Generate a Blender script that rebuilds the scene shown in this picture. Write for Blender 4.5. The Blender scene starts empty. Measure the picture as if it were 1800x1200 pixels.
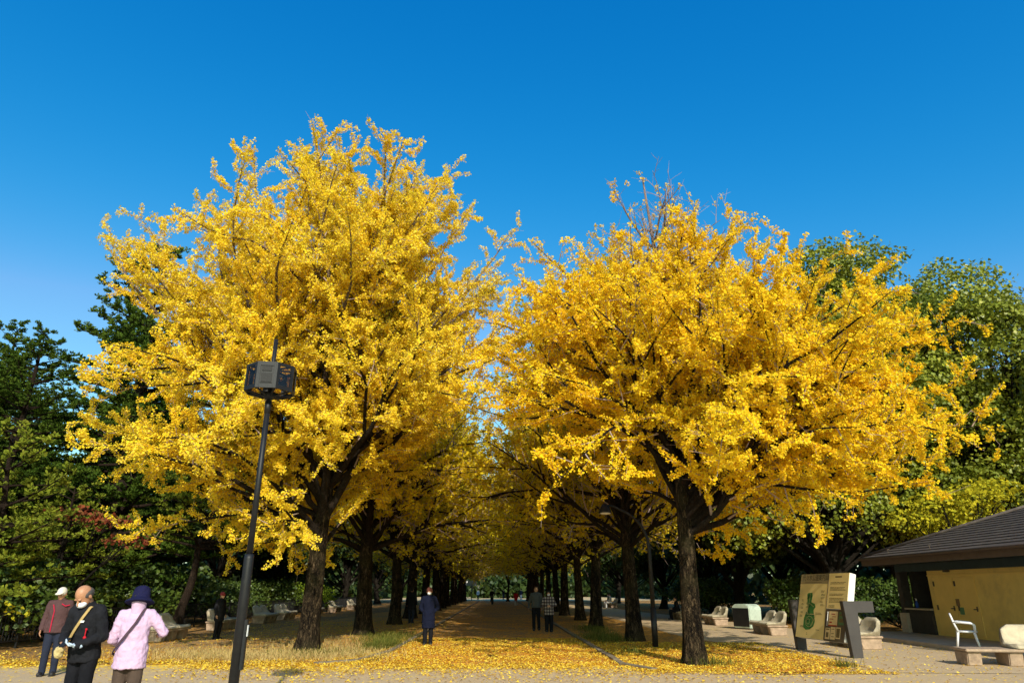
import bpy, bmesh, math, random
import numpy as np
from mathutils import Vector, Matrix

R = math.radians
rng = np.random.default_rng(7)
random.seed(7)
scene = bpy.context.scene
col = scene.collection

# ------------------------------------------------------------------ helpers
def mesh_np(name, verts, faces, mat=None, smooth=False):
    """verts (N,3); faces (M,k) equal sized, or a list of index tuples."""
    me = bpy.data.meshes.new(name)
    verts = np.asarray(verts, dtype=np.float32)
    if isinstance(faces, np.ndarray):
        k = faces.shape[1]
        me.vertices.add(len(verts)); me.vertices.foreach_set('co', verts.ravel())
        me.loops.add(faces.size); me.loops.foreach_set('vertex_index', faces.astype(np.int32).ravel())
        me.polygons.add(len(faces))
        me.polygons.foreach_set('loop_start', np.arange(0, faces.size, k, dtype=np.int32))
        me.update(calc_edges=True)
    else:
        me.from_pydata([tuple(map(float, v)) for v in verts], [], [tuple(map(int, f)) for f in faces])
        me.update()
    if smooth:
        me.polygons.foreach_set('use_smooth', np.ones(len(me.polygons), dtype=bool))
    if mat is not None:
        me.materials.append(mat)
    return me

def add(name, me, parent=None, loc=(0, 0, 0), rotz=0.0):
    o = bpy.data.objects.new(name, me)
    col.objects.link(o)
    o.location = loc
    o.rotation_euler = (0, 0, rotz)
    if parent is not None:
        o.parent = parent
    return o

def tag(o, label=None, cat=None, group=None, kind=None):
    if label: o['label'] = label
    if cat: o['category'] = cat
    if group: o['group'] = group
    if kind: o['kind'] = kind
    return o

def thing(name, label, cat, loc=(0, 0, 0), rotz=0.0, group=None):
    o = bpy.data.objects.new(name, None)
    o.empty_display_size = 0.2
    col.objects.link(o)
    o.location = loc
    o.rotation_euler = (0, 0, rotz)
    return tag(o, label, cat, group)

def copy_tree(root, loc, rotz=0.0, scale=1.0, label=None, group=None, kids=True):
    r = root.copy(); col.objects.link(r)
    r.location = loc; r.rotation_euler = (0, 0, rotz)
    r.scale = (scale,) * 3 if not isinstance(scale, tuple) else scale
    if label: r['label'] = label
    if group: r['group'] = group
    if kids:
        for ch in list(root.children):
            c = ch.copy(); col.objects.link(c); c.parent = r
            for g in list(ch.children):
                d = g.copy(); col.objects.link(d); d.parent = c
    return r

class MB:
    """collects closed shapes, builds ONE mesh"""
    def __init__(self):
        self.v = []; self.f = []
    def _add(self, vs, fs, M=None):
        b = len(self.v)
        for p in vs:
            p = Vector(p)
            if M is not None: p = M @ p
            self.v.append(tuple(p))
        for f in fs:
            self.f.append(tuple(i + b for i in f))
    def box(self, x0, x1, y0, y1, z0, z1, M=None):
        vs = [(x0, y0, z0), (x1, y0, z0), (x1, y1, z0), (x0, y1, z0), (x0, y0, z1), (x1, y0, z1), (x1, y1, z1), (x0, y1, z1)]
        self._add(vs, [(3, 2, 1, 0), (4, 5, 6, 7), (0, 1, 5, 4), (1, 2, 6, 5), (2, 3, 7, 6), (3, 0, 4, 7)], M)
        return self
    def prism(self, poly, y0, y1, M=None):
        """poly in (x,z), extruded along y"""
        n = len(poly)
        vs = [(x, y0, z) for x, z in poly] + [(x, y1, z) for x, z in poly]
        fs = [tuple(range(n)), tuple(range(2 * n - 1, n - 1, -1))]
        for i in range(n):
            j = (i + 1) % n
            fs.append((j, i, i + n, j + n))
        self._add(vs, fs, M)
        return self
    def tube(self, pts, rad, sides=10, M=None, cap=True):
        pts = [Vector(p) for p in pts]
        if not hasattr(rad, '__len__'): rad = [rad] * len(pts)
        vs = []; fs = []
        prev = None
        for i, p in enumerate(pts):
            t = (pts[min(i + 1, len(pts) - 1)] - pts[max(i - 1, 0)]).normalized()
            if prev is None:
                a = Vector((1, 0, 0)) if abs(t.x) < 0.8 else Vector((0, 1, 0))
                u = (a - t * a.dot(t)).normalized()
            else:
                u = (prev - t * prev.dot(t)).normalized()
            prev = u
            w = t.cross(u)
            for k in range(sides):
                an = 2 * math.pi * k / sides
                vs.append(p + (u * math.cos(an) + w * math.sin(an)) * rad[i])
        for i in range(len(pts) - 1):
            for k in range(sides):
                k2 = (k + 1) % sides
                fs.append((i * sides + k, i * sides + k2, (i + 1) * sides + k2, (i + 1) * sides + k))
        if cap:
            fs.append(tuple(range(sides - 1, -1, -1)))
            b = (len(pts) - 1) * sides
            fs.append(tuple(range(b, b + sides)))
        self._add(vs, fs, M)
        return self
    def loft(self, rings, sides=16, M=None):
        """rings: (centre, rx, ry) stacked; ellipse in local xy plane; closed ends"""
        vs = []; fs = []
        for c, rx, ry in rings:
            for k in range(sides):
                an = 2 * math.pi * k / sides
                vs.append((c[0] + rx * math.cos(an), c[1] + ry * math.sin(an), c[2]))
        n = len(rings)
        for i in range(n - 1):
            for k in range(sides):
                k2 = (k + 1) % sides
                fs.append((i * sides + k, i * sides + k2, (i + 1) * sides + k2, (i + 1) * sides + k))
        fs.append(tuple(range(sides - 1, -1, -1)))
        fs.append(tuple(range((n - 1) * sides, n * sides)))
        self._add(vs, fs, M)
        return self
    def ball(self, c, r, M=None, seg=14, rot=None):
        if not hasattr(r, '__len__'): r = (r, r, r)
        vs = []; fs = []
        rings = seg // 2 + 1
        for i in range(1, rings):
            th = math.pi * i / rings
            for k in range(seg):
                ph = 2 * math.pi * k / seg
                v = Vector((r[0] * math.sin(th) * math.cos(ph), r[1] * math.sin(th) * math.sin(ph), -r[2] * math.cos(th)))
                if rot is not None: v = rot @ v
                vs.append(v + Vector(c))
        m = rings - 1
        for i in range(m - 1):
            for k in range(seg):
                k2 = (k + 1) % seg
                fs.append((i * seg + k, i * seg + k2, (i + 1) * seg + k2, (i + 1) * seg + k))
        fs.append(tuple(range(seg - 1, -1, -1)))
        fs.append(tuple(range((m - 1) * seg, m * seg)))
        self._add(vs, fs, M)
        return self
    def capsule(self, p0, p1, r0, r1=None, M=None, seg=12):
        r1 = r0 if r1 is None else r1
        p0 = Vector(p0); p1 = Vector(p1)
        d = (p1 - p0).normalized()
        pts = []; rad = []
        for a in (-80, -55, -28, 0):
            pts.append(p0 + d * r0 * math.sin(R(a))); rad.append(r0 * math.cos(R(a)))
        for a in (0, 28, 55, 80):
            pts.append(p1 + d * r1 * math.sin(R(a))); rad.append(r1 * math.cos(R(a)))
        return self.tube(pts, rad, seg, M)
    def mesh(self, name, mat=None, smooth=False):
        return mesh_np(name, self.v, self.f, mat, smooth)
    def build(self, name, mat, parent=None, smooth=False, bevel=0.0, loc=(0, 0, 0)):
        me = self.mesh(name, mat, smooth)
        if bevel > 0:
            bm = bmesh.new(); bm.from_mesh(me)
            bmesh.ops.bevel(bm, geom=[e for e in bm.edges if len(e.link_faces) == 2 and e.calc_face_angle(0) > 0.5],
                            offset=bevel, segments=2, affect='EDGES', clamp_overlap=True)
            bm.to_mesh(me); bm.free()
        return add(name, me, parent, loc)

def melt(mb, name, mat, parent=None, voxel=0.012, smooth=4, wrinkle=0.0, wsize=0.12):
    """union of overlapping closed shapes as one continuous skin"""
    me = mb.mesh(name, mat, True)
    o = bpy.data.objects.new('tmp', me); col.objects.link(o)
    m = o.modifiers.new('r', 'REMESH'); m.mode = 'VOXEL'; m.voxel_size = voxel; m.use_smooth_shade = True
    if smooth:
        s = o.modifiers.new('s', 'SMOOTH'); s.iterations = smooth; s.factor = 0.5
    if wrinkle:
        tx = bpy.data.textures.new('folds', 'CLOUDS'); tx.noise_scale = wsize; tx.noise_depth = 2
        d = o.modifiers.new('d', 'DISPLACE'); d.texture = tx; d.strength = wrinkle; d.mid_level = 0.5
    dg = bpy.context.evaluated_depsgraph_get()
    me2 = bpy.data.meshes.new_from_object(o.evaluated_get(dg))
    bpy.data.objects.remove(o); bpy.data.meshes.remove(me)
    me2.materials.clear(); me2.materials.append(mat)
    me2.polygons.foreach_set('use_smooth', np.ones(len(me2.polygons), dtype=bool))
    me2.name = name
    return add(name, me2, parent)

# ------------------------------------------------------------------ materials
def nodes(name):
    m = bpy.data.materials.new(name); m.use_nodes = True
    nt = m.node_tree; nt.nodes.clear()
    out = nt.nodes.new('ShaderNodeOutputMaterial')
    return m, nt, out

def N(nt, t, **kw):
    n = nt.nodes.new(t)
    for k, v in kw.items():
        if k == 'inp':
            for kk, vv in v.items():
                n.inputs[kk].default_value = vv
        else:
            setattr(n, k, v)
    return n

def ramp(nt, fac, stops):
    r = nt.nodes.new('ShaderNodeValToRGB')
    e = r.color_ramp.elements
    while len(e) > len(stops): e.remove(e[-1])
    while len(e) < len(stops): e.new(1.0)
    for i, (p, c) in enumerate(stops):
        e[i].position = p
        e[i].color = (c[0], c[1], c[2], 1) if hasattr(c, '__len__') else (c, c, c, 1)
    nt.links.new(fac, r.inputs[0])
    return r.outputs[0]

def mixc(nt, fac, a, b, mode='MIX'):
    m = nt.nodes.new('ShaderNodeMix'); m.data_type = 'RGBA'; m.blend_type = mode
    for sock, v in ((m.inputs[0], fac), (m.inputs[6], a), (m.inputs[7], b)):
        if hasattr(v, 'is_linked'): nt.links.new(v, sock)
        elif hasattr(v, '__len__'): sock.default_value = (v[0], v[1], v[2], 1)
        else: sock.default_value = v
    return m.outputs[2]

def mth(nt, op, a, b=0.0, c=None, clamp=False):
    m = nt.nodes.new('ShaderNodeMath'); m.operation = op; m.use_clamp = clamp
    for i, v in enumerate((a, b) if c is None else (a, b, c)):
        if hasattr(v, 'is_linked'): nt.links.new(v, m.inputs[i])
        else: m.inputs[i].default_value = v
    return m.outputs[0]

def smat(name, base, rough=0.7, var=0.25, scale=6.0, bump=0.15, bscale=60.0, metal=0.0, dirt=None, spec=0.3):
    """general painted / cloth / stone surface with colour mottling and a fine bump"""
    m, nt, out = nodes(name)
    tc = N(nt, 'ShaderNodeTexCoord').outputs['Object']
    n1 = N(nt, 'ShaderNodeTexNoise', inp={'Scale': scale, 'Detail': 6.0, 'Roughness': 0.65})
    nt.links.new(tc, n1.inputs['Vector'])
    lo = [c * (1 - var) for c in base]; hi = [min(1, c * (1 + var)) for c in base]
    c = ramp(nt, n1.outputs['Fac'], [(0.3, lo), (0.7, hi)])
    if dirt is not None:
        n3 = N(nt, 'ShaderNodeTexNoise', inp={'Scale': scale * 0.45, 'Detail': 8.0, 'Roughness': 0.75})
        nt.links.new(tc, n3.inputs['Vector'])
        f = ramp(nt, n3.outputs['Fac'], [(0.5, 0.0), (0.72, 0.75)])
        c = mixc(nt, f, c, dirt)
    b = N(nt, 'ShaderNodeBsdfPrincipled', inp={'Roughness': rough, 'Metallic': metal, 'Specular IOR Level': spec})
    nt.links.new(c, b.inputs['Base Color'])
    if bump:
        n2 = N(nt, 'ShaderNodeTexNoise', inp={'Scale': bscale, 'Detail': 4.0})
        nt.links.new(tc, n2.inputs['Vector'])
        bp = N(nt, 'ShaderNodeBump', inp={'Strength': bump, 'Distance': 0.02})
        nt.links.new(n2.outputs['Fac'], bp.inputs['Height'])
        nt.links.new(bp.outputs[0], b.inputs['Normal'])
    nt.links.new(b.outputs[0], out.inputs[0])
    return m

def leafmat(name, stops, transl=0.4, patch=None, pscale=0.45, treevar=0.0, gloss=0.0):
    """stops: list of colours, one picked per leaf; patch: colour blended in by a large soft noise"""
    m, nt, out = nodes(name)
    geo = N(nt, 'ShaderNodeNewGeometry')
    rnd = geo.outputs['Random Per Island']
    k = len(stops)
    c = ramp(nt, rnd, [(i / max(1, k - 1), s) for i, s in enumerate(stops)])
    tc = N(nt, 'ShaderNodeTexCoord').outputs['Object']
    if patch is not None:
        n1 = N(nt, 'ShaderNodeTexNoise', inp={'Scale': pscale, 'Detail': 4.0, 'Roughness': 0.6})
        nt.links.new(tc, n1.inputs['Vector'])
        f = ramp(nt, n1.outputs['Fac'], [(0.42, 0.0), (0.68, 0.8)])
        c = mixc(nt, f, c, patch)
    if treevar:
        oi = N(nt, 'ShaderNodeObjectInfo')
        hs = N(nt, 'ShaderNodeHueSaturation')
        nt.links.new(mth(nt, 'MULTIPLY_ADD', oi.outputs['Random'], treevar, 0.5 - treevar * 0.4), hs.inputs['Hue'])
        nt.links.new(mth(nt, 'MULTIPLY_ADD', oi.outputs['Random'], 0.3, 0.85), hs.inputs['Value'])
        nt.links.new(c, hs.inputs['Color'])
        c = hs.outputs[0]
    d = N(nt, 'ShaderNodeBsdfDiffuse'); t = N(nt, 'ShaderNodeBsdfTranslucent')
    nt.links.new(c, d.inputs[0]); nt.links.new(c, t.inputs[0])
    mx = N(nt, 'ShaderNodeMixShader', inp={0: transl})
    nt.links.new(d.outputs[0], mx.inputs[1]); nt.links.new(t.outputs[0], mx.inputs[2])
    o = mx.outputs[0]
    if gloss:
        g = N(nt, 'ShaderNodeBsdfGlossy', inp={'Roughness': 0.45, 'Color': (1, 1, 1, 1)})
        m2 = N(nt, 'ShaderNodeMixShader', inp={0: gloss})
        nt.links.new(o, m2.inputs[1]); nt.links.new(g.outputs[0], m2.inputs[2])
        o = m2.outputs[0]
    nt.links.new(o, out.inputs[0])
    return m

def barkmat(name, dark, light, zs=0.22, moss=None, scale=9.0, high=None):
    """long vertical plates parted by dark furrows"""
    m, nt, out = nodes(name)
    tc = N(nt, 'ShaderNodeTexCoord').outputs['Object']
    nd = N(nt, 'ShaderNodeTexNoise', inp={'Scale': 3.5, 'Detail': 4.0, 'Roughness': 0.7})
    nt.links.new(tc, nd.inputs['Vector'])
    dv = N(nt, 'ShaderNodeVectorMath', operation='MULTIPLY_ADD')
    nt.links.new(nd.outputs['Color'], dv.inputs[0]); dv.inputs[1].default_value = (0.16, 0.16, 0.5); nt.links.new(tc, dv.inputs[2])
    mp = N(nt, 'ShaderNodeMapping'); mp.inputs['Scale'].default_value = (1, 1, zs)
    nt.links.new(dv.outputs[0], mp.inputs[0])
    n1 = N(nt, 'ShaderNodeTexNoise', inp={'Scale': scale, 'Detail': 9.0, 'Roughness': 0.75})
    nt.links.new(mp.outputs[0], n1.inputs['Vector'])
    n2 = N(nt, 'ShaderNodeTexNoise', inp={'Scale': scale * 2.3, 'Detail': 5.0, 'Roughness': 0.7})
    nt.links.new(mp.outputs[0], n2.inputs['Vector'])
    rg = mth(nt, 'ABSOLUTE', mth(nt, 'MULTIPLY_ADD', n2.outputs['Fac'], 2.0, -1.0))
    rg = ramp(nt, rg, [(0.0, 0.0), (0.28, 1.0)])
    hgt = mth(nt, 'MULTIPLY', mth(nt, 'MULTIPLY_ADD', rg, 0.7, 0.3), ramp(nt, n1.outputs['Fac'], [(0.28, 0.1), (0.7, 1.0)]))
    c = ramp(nt, hgt, [(0.20, dark), (0.45, [a_ * .33 for a_ in light]), (0.85, light)])
    if moss is not None:
        n3 = N(nt, 'ShaderNodeTexNoise', inp={'Scale': 1.3, 'Detail': 5.0})
        nt.links.new(tc, n3.inputs['Vector'])
        c = mixc(nt, ramp(nt, n3.outputs['Fac'], [(0.5, 0.0), (0.7, 0.6)]), c, moss)
    if high is not None:                       # young wood high in the crown is paler
        sp = N(nt, 'ShaderNodeSeparateXYZ'); nt.links.new(tc, sp.inputs[0])
        c = mixc(nt, ramp(nt, mth(nt, 'DIVIDE', sp.outputs['Z'], 16.0), [(0.42, 0.0), (0.68, 0.9)]), c, high)
    b = N(nt, 'ShaderNodeBsdfPrincipled', inp={'Roughness': 0.95, 'Specular IOR Level': 0.1})
    nt.links.new(c, b.inputs['Base Color'])
    bp = N(nt, 'ShaderNodeBump', inp={'Strength': 1.0, 'Distance': 0.09})
    nt.links.new(hgt, bp.inputs['Height']); nt.links.new(bp.outputs[0], b.inputs['Normal'])
    nt.links.new(b.outputs[0], out.inputs[0])
    return m
# ------------------------------------------------------------------ camera, sun and sky
PITCH = 19.9
cam = bpy.data.cameras.new('camera'); camo = bpy.data.objects.new('camera', cam); col.objects.link(camo)
camo.location = (0, 0, 1.6)
camo.rotation_euler = (R(90 + PITCH), 0, 0)
cam.sensor_width = 36.0; cam.lens = 36.0 * 1205 / 1800
cam.clip_start = 0.1; cam.clip_end = 3000
scene.camera = camo

SUN_EL = 30.0
to_sun = Vector((0.21, -1.0, 0)).normalized() * math.cos(R(SUN_EL)) + Vector((0, 0, math.sin(R(SUN_EL))))
sl = bpy.data.lights.new('sun', 'SUN'); sl.energy = 5.0; sl.angle = R(0.53); sl.color = (1.0, 0.935, 0.80)
so = bpy.data.objects.new('sun', sl); col.objects.link(so)
so.location = (10, -30, 40)
so.rotation_euler = to_sun.to_track_quat('Z', 'Y').to_euler()

w = bpy.data.worlds.new('World'); scene.world = w; w.use_nodes = True
nt = w.node_tree; nt.nodes.clear()
sky = N(nt, 'ShaderNodeTexSky'); sky.sky_type = 'NISHITA'; sky.sun_disc = False
sky.sun_elevation = R(SUN_EL); sky.sun_rotation = math.atan2(to_sun.x, to_sun.y)
sky.air_density = 1.0; sky.dust_density = 0.7; sky.ozone_density = 2.5; sky.altitude = 50
hs = N(nt, 'ShaderNodeHueSaturation', inp={'Saturation': 1.22, 'Value': 1.0, 'Hue': 0.492})
nt.links.new(sky.outputs[0], hs.inputs['Color'])
bg = N(nt, 'ShaderNodeBackground', inp={'Strength': 0.1})
sc_ = N(nt, 'ShaderNodeSeparateColor'); nt.links.new(hs.outputs[0], sc_.inputs[0])
cc_ = N(nt, 'ShaderNodeCombineColor')
r_ = mth(nt, 'MULTIPLY', mth(nt, 'POWER', mth(nt, 'DIVIDE', sc_.outputs[0], 0.74), 4.0), 0.66)
nt.links.new(mth(nt, 'MINIMUM', r_, mth(nt, 'MULTIPLY', sc_.outputs[0], 1.9)), cc_.inputs[0])
nt.links.new(mth(nt, 'MULTIPLY', mth(nt, 'POWER', mth(nt, 'MULTIPLY', sc_.outputs[1], 0.604), 1.11), 3.10), cc_.inputs[1])
nt.links.new(mth(nt, 'MULTIPLY', mth(nt, 'POWER', mth(nt, 'MULTIPLY', sc_.outputs[2], 0.30), 0.68), 7.45), cc_.inputs[2])
nt.links.new(cc_.outputs[0], bg.inputs[0])
wo = N(nt, 'ShaderNodeOutputWorld'); nt.links.new(bg.outputs[0], wo.inputs[0])

scene.view_settings.view_transform = 'Standard'
scene.view_settings.look = 'None'
scene.view_settings.exposure = 0.0
scene.view_settings.gamma = 1.0
scene.render.engine = 'CYCLES'
scene.cycles.max_bounces = 6
scene.cycles.diffuse_bounces = 3
scene.cycles.glossy_bounces = 2
scene.cycles.transmission_bounces = 4
scene.cycles.use_denoising = True
scene.cycles.sample_clamp_indirect = 6.0
# ------------------------------------------------------------------ ground, path, kerbs
DRIFT = -0.0187                     # the avenue runs very slightly to the left of straight ahead
def ax(x0, y): return x0 + DRIFT * y

Y1, Y2, Y3, Y4 = (0.95, 0.72, 0.11), (0.93, 0.64, 0.06), (0.85, 0.52, 0.05), (0.55, 0.34, 0.10)

def litter(name, base, base2, dens_stops, ymin, ymax, nscale=0.35, leafscale=14.0, brown=0.0, cross=None, warm=False):
    """ground with fallen leaves: each Voronoi cell is a leaf or bare; density by distance (object Y) and noise"""
    m, nt, out = nodes(name)
    tc = N(nt, 'ShaderNodeTexCoord').outputs['Object']
    sp = N(nt, 'ShaderNodeSeparateXYZ'); nt.links.new(tc, sp.inputs[0])
    yy = mth(nt, 'DIVIDE', mth(nt, 'SUBTRACT', sp.outputs['Y'], ymin), ymax - ymin, clamp=True)
    dens = ramp(nt, yy, dens_stops)
    n0 = N(nt, 'ShaderNodeTexNoise', inp={'Scale': nscale, 'Detail': 5.0, 'Roughness': 0.65})
    nt.links.new(tc, n0.inputs['Vector'])
    dn = mth(nt, 'ADD', dens, mth(nt, 'MULTIPLY_ADD', n0.outputs['Fac'], 1.3, -0.65), clamp=True)
    if cross is not None:                      # (x where it starts, width, sign): leaves thin out across
        xx = mth(nt, 'MULTIPLY', mth(nt, 'SUBTRACT', sp.outputs['X'], cross[0]), cross[1], clamp=True)
        dn = mth(nt, 'MULTIPLY', dn, mth(nt, 'SUBTRACT', 1.0, xx))
    vo = N(nt, 'ShaderNodeTexVoronoi', inp={'Scale': leafscale, 'Randomness': 1.0})
    nt.links.new(tc, vo.inputs['Vector'])
    sc = N(nt, 'ShaderNodeSeparateColor'); nt.links.new(vo.outputs['Color'], sc.inputs[0])
    isleaf = mth(nt, 'LESS_THAN', sc.outputs[0], dn)
    near = mth(nt, 'LESS_THAN', vo.outputs['Distance'], mth(nt, 'MULTIPLY_ADD', dn, 0.5, 0.35))
    isleaf = mth(nt, 'MULTIPLY', isleaf, near)
    lc = ramp(nt, sc.outputs[1], [(0.0, Y1), (0.45, Y2), (0.8, Y3), (1.0, Y4)])
    if warm: lc = mixc(nt, 1.0, lc, (0.92, 0.62, 0.6), 'MULTIPLY')
    if brown: lc = mixc(nt, brown, lc, (0.34, 0.19, 0.06))  # warm and brown put the tone of shaded ground into the leaf colour
    n1 = N(nt, 'ShaderNodeTexNoise', inp={'Scale': 2.2, 'Detail': 8.0, 'Roughness': 0.7})
    nt.links.new(tc, n1.inputs['Vector'])
    bc = ramp(nt, n1.outputs['Fac'], [(0.3, base), (0.7, base2)])
    n2 = N(nt, 'ShaderNodeTexNoise', inp={'Scale': 55.0, 'Detail': 3.0})
    nt.links.new(tc, n2.inputs['Vector'])
    bc = mixc(nt, 0.5, bc, ramp(nt, n2.outputs['Fac'], [(0.35, [c * 0.6 for c in base]), (0.65, base2)]))
    c = mixc(nt, isleaf, bc, lc)
    b = N(nt, 'ShaderNodeBsdfPrincipled', inp={'Roughness': 0.9, 'Specular IOR Level': 0.15})
    nt.links.new(c, b.inputs['Base Color'])
    hh = mth(nt, 'ADD', mth(nt, 'MULTIPLY', isleaf, mth(nt, 'SUBTRACT', 0.8, vo.outputs['Distance'])), mth(nt, 'MULTIPLY', n2.outputs['Fac'], 0.3))
    bp = N(nt, 'ShaderNodeBump', inp={'Strength': 0.6, 'Distance': 0.02})
    nt.links.new(hh, bp.inputs['Height']); nt.links.new(bp.outputs[0], b.inputs['Normal'])
    nt.links.new(b.outputs[0], out.inputs[0])
    return m

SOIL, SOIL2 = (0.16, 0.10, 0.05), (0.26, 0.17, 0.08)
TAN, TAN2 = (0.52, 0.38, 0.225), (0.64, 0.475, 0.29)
m_ground = litter('ground_litter', SOIL, SOIL2, [(0, 0.5), (1, 0.5)], -50, 300, nscale=0.18, brown=0.35, warm=True)
m_plaza = litter('plaza_paving', TAN, TAN2, [(0.0, 0.02), (0.5, 0.07), (0.70, 0.22), (0.80, 0.55), (0.89, 0.95)], 10, 18, nscale=0.7)
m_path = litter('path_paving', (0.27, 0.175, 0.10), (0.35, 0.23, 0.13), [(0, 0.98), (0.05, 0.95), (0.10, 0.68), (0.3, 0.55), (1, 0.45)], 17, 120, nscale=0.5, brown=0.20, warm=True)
m_walk = litter('walkway_paving', TAN, TAN2, [(0, 0.06), (0.3, 0.08), (1, 0.3)], 14, 90, nscale=0.4)
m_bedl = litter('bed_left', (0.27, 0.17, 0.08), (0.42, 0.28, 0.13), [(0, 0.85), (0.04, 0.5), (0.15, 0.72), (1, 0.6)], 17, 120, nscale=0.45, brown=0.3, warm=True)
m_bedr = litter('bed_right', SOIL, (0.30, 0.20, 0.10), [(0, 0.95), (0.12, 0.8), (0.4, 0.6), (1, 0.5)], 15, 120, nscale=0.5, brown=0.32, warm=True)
m_kerb = smat('kerb_stone', (0.22, 0.175, 0.12), 0.9, 0.3, 5.0, 0.4, 40.0)

def sheet(name, pts, z, mat):
    me = mesh_np(name, [(x, y, z) for x, y in pts], [tuple(range(len(pts)))], mat)
    return tag(add(name, me), kind='structure')

sheet('ground', [(-900, -300), (900, -300), (900, 1500), (-900, 1500)], -0.012, m_ground)

def grid_sheet(name, pts, z, mat):
    return sheet(name, pts, z, mat)

# front plaza: edge follows the drifts of leaves
edge = [(-60, 17.6), (-20, 17.2), (-12, 17.0), (-8, 17.2), (-5.5, 17.2), (-4.2, 17.3), (-3.6, 17.5), (2.4, 17.3), (3.3, 16.4), (5.0, 15.4), (6.5, 15.3), (7.5, 15.8), (8.3, 17.0), (13, 17.2), (60, 17.2)]
ed2 = []
for (a, b) in zip(edge[:-1], edge[1:]):
    n_ = max(1, int((b[0] - a[0]) / 0.35)) if abs(a[0]) < 20 else 1
    for q in range(n_):
        x_ = a[0] + (b[0] - a[0]) * q / n_
        ed2.append((x_, a[1] + (b[1] - a[1]) * q / n_ + (0.16 * math.sin(x_ * 3.1) + 0.10 * math.sin(x_ * 7.7 + 1) + random.uniform(-.06, .06) if n_ > 1 else 0)))
edge = ed2 + [edge[-1]]
sheet('plaza', [(60, -40), *reversed(edge), (-60, -40)], 0.0, m_plaza)
# avenue
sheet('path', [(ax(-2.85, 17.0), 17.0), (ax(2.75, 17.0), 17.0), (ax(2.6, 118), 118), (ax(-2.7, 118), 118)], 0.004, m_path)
sheet('walkway', [(6.9, 15.6), (12.8, 15.2), (12.6, 30), (9.6, 60), (8.8, 95), (5.6, 95), (5.8, 60), (6.1, 25)], 0.008, m_walk)
sheet('plaza_far', [(-30, 119), (30, 119), (30, 175), (-30, 175)], 0.004, m_walk)

def rounded_bed(name, pts, z, mat): return sheet(name, pts, z, mat)
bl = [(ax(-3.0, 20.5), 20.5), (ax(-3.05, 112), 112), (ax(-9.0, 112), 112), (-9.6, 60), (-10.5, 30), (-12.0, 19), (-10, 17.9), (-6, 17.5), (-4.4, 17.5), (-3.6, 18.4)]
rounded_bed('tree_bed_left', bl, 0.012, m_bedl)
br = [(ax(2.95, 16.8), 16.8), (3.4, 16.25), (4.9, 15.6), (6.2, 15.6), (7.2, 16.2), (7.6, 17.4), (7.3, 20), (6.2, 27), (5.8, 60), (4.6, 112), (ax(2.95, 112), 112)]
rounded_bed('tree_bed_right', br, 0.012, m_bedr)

def kerb(name, pts, wd, z):
    mb = MB()
    for i in range(len(pts) - 1):
        p = Vector((*pts[i], 0)); q = Vector((*pts[i + 1], 0))
        L = (q - p).length; n = max(1, int(L / 0.9))
        d = (q - p) / n; s = Vector((-d.y, d.x, 0)).normalized() * wd / 2
        for k in range(n):
            a = p + d * k + d * 0.008; b = p + d * (k + 1) - d * 0.008
            zz = z + random.uniform(-0.008, 0.008)
            v = [a - s, b - s, b + s, a + s]
            mb._add([(*(u.xy), 0.0) for u in v] + [(*(u.xy), zz) for u in v],
                    [(4, 5, 6, 7), (0, 1, 5, 4), (1, 2, 6, 5), (2, 3, 7, 6), (3, 0, 4, 7)])
    o = mb.build(name, m_kerb)
    return tag(o, kind='structure')
kerb('kerb_left', [(-4.5, 17.2), (-3.75, 17.9), (ax(-2.95, 20.5), 20.5), (ax(-2.95, 60), 60), (ax(-2.95, 112), 112)], 0.15, 0.05)
kerb('kerb_right', [(3.0, 15.9), (ax(2.82, 17), 17.0), (ax(2.82, 60), 60), (ax(2.82, 112), 112)], 0.15, 0.055)

# fallen leaves as real leaves, where the eye can see them
def leaf_quads(P, D, U, size, curl=0.25):
    """kite shaped, folded leaves: P base points, D direction of the midrib, U approximate normal"""
    n = len(P)
    D = D / (np.linalg.norm(D, axis=1, keepdims=True) + 1e-9)
    S = np.cross(D, U); S /= (np.linalg.norm(S, axis=1, keepdims=True) + 1e-9)
    Nn = np.cross(S, D)
    s = size.reshape(-1, 1)
    v = np.empty((n, 4, 3), dtype=np.float32)
    v[:, 0] = P
    v[:, 1] = P + D * s * 0.72 - S * s * 0.58 + Nn * s * curl
    v[:, 2] = P + D * s
    v[:, 3] = P + D * s * 0.72 + S * s * 0.58 + Nn * s * curl
    f = np.arange(n * 4, dtype=np.int32).reshape(n, 4)
    return v.reshape(-1, 3), f

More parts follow.
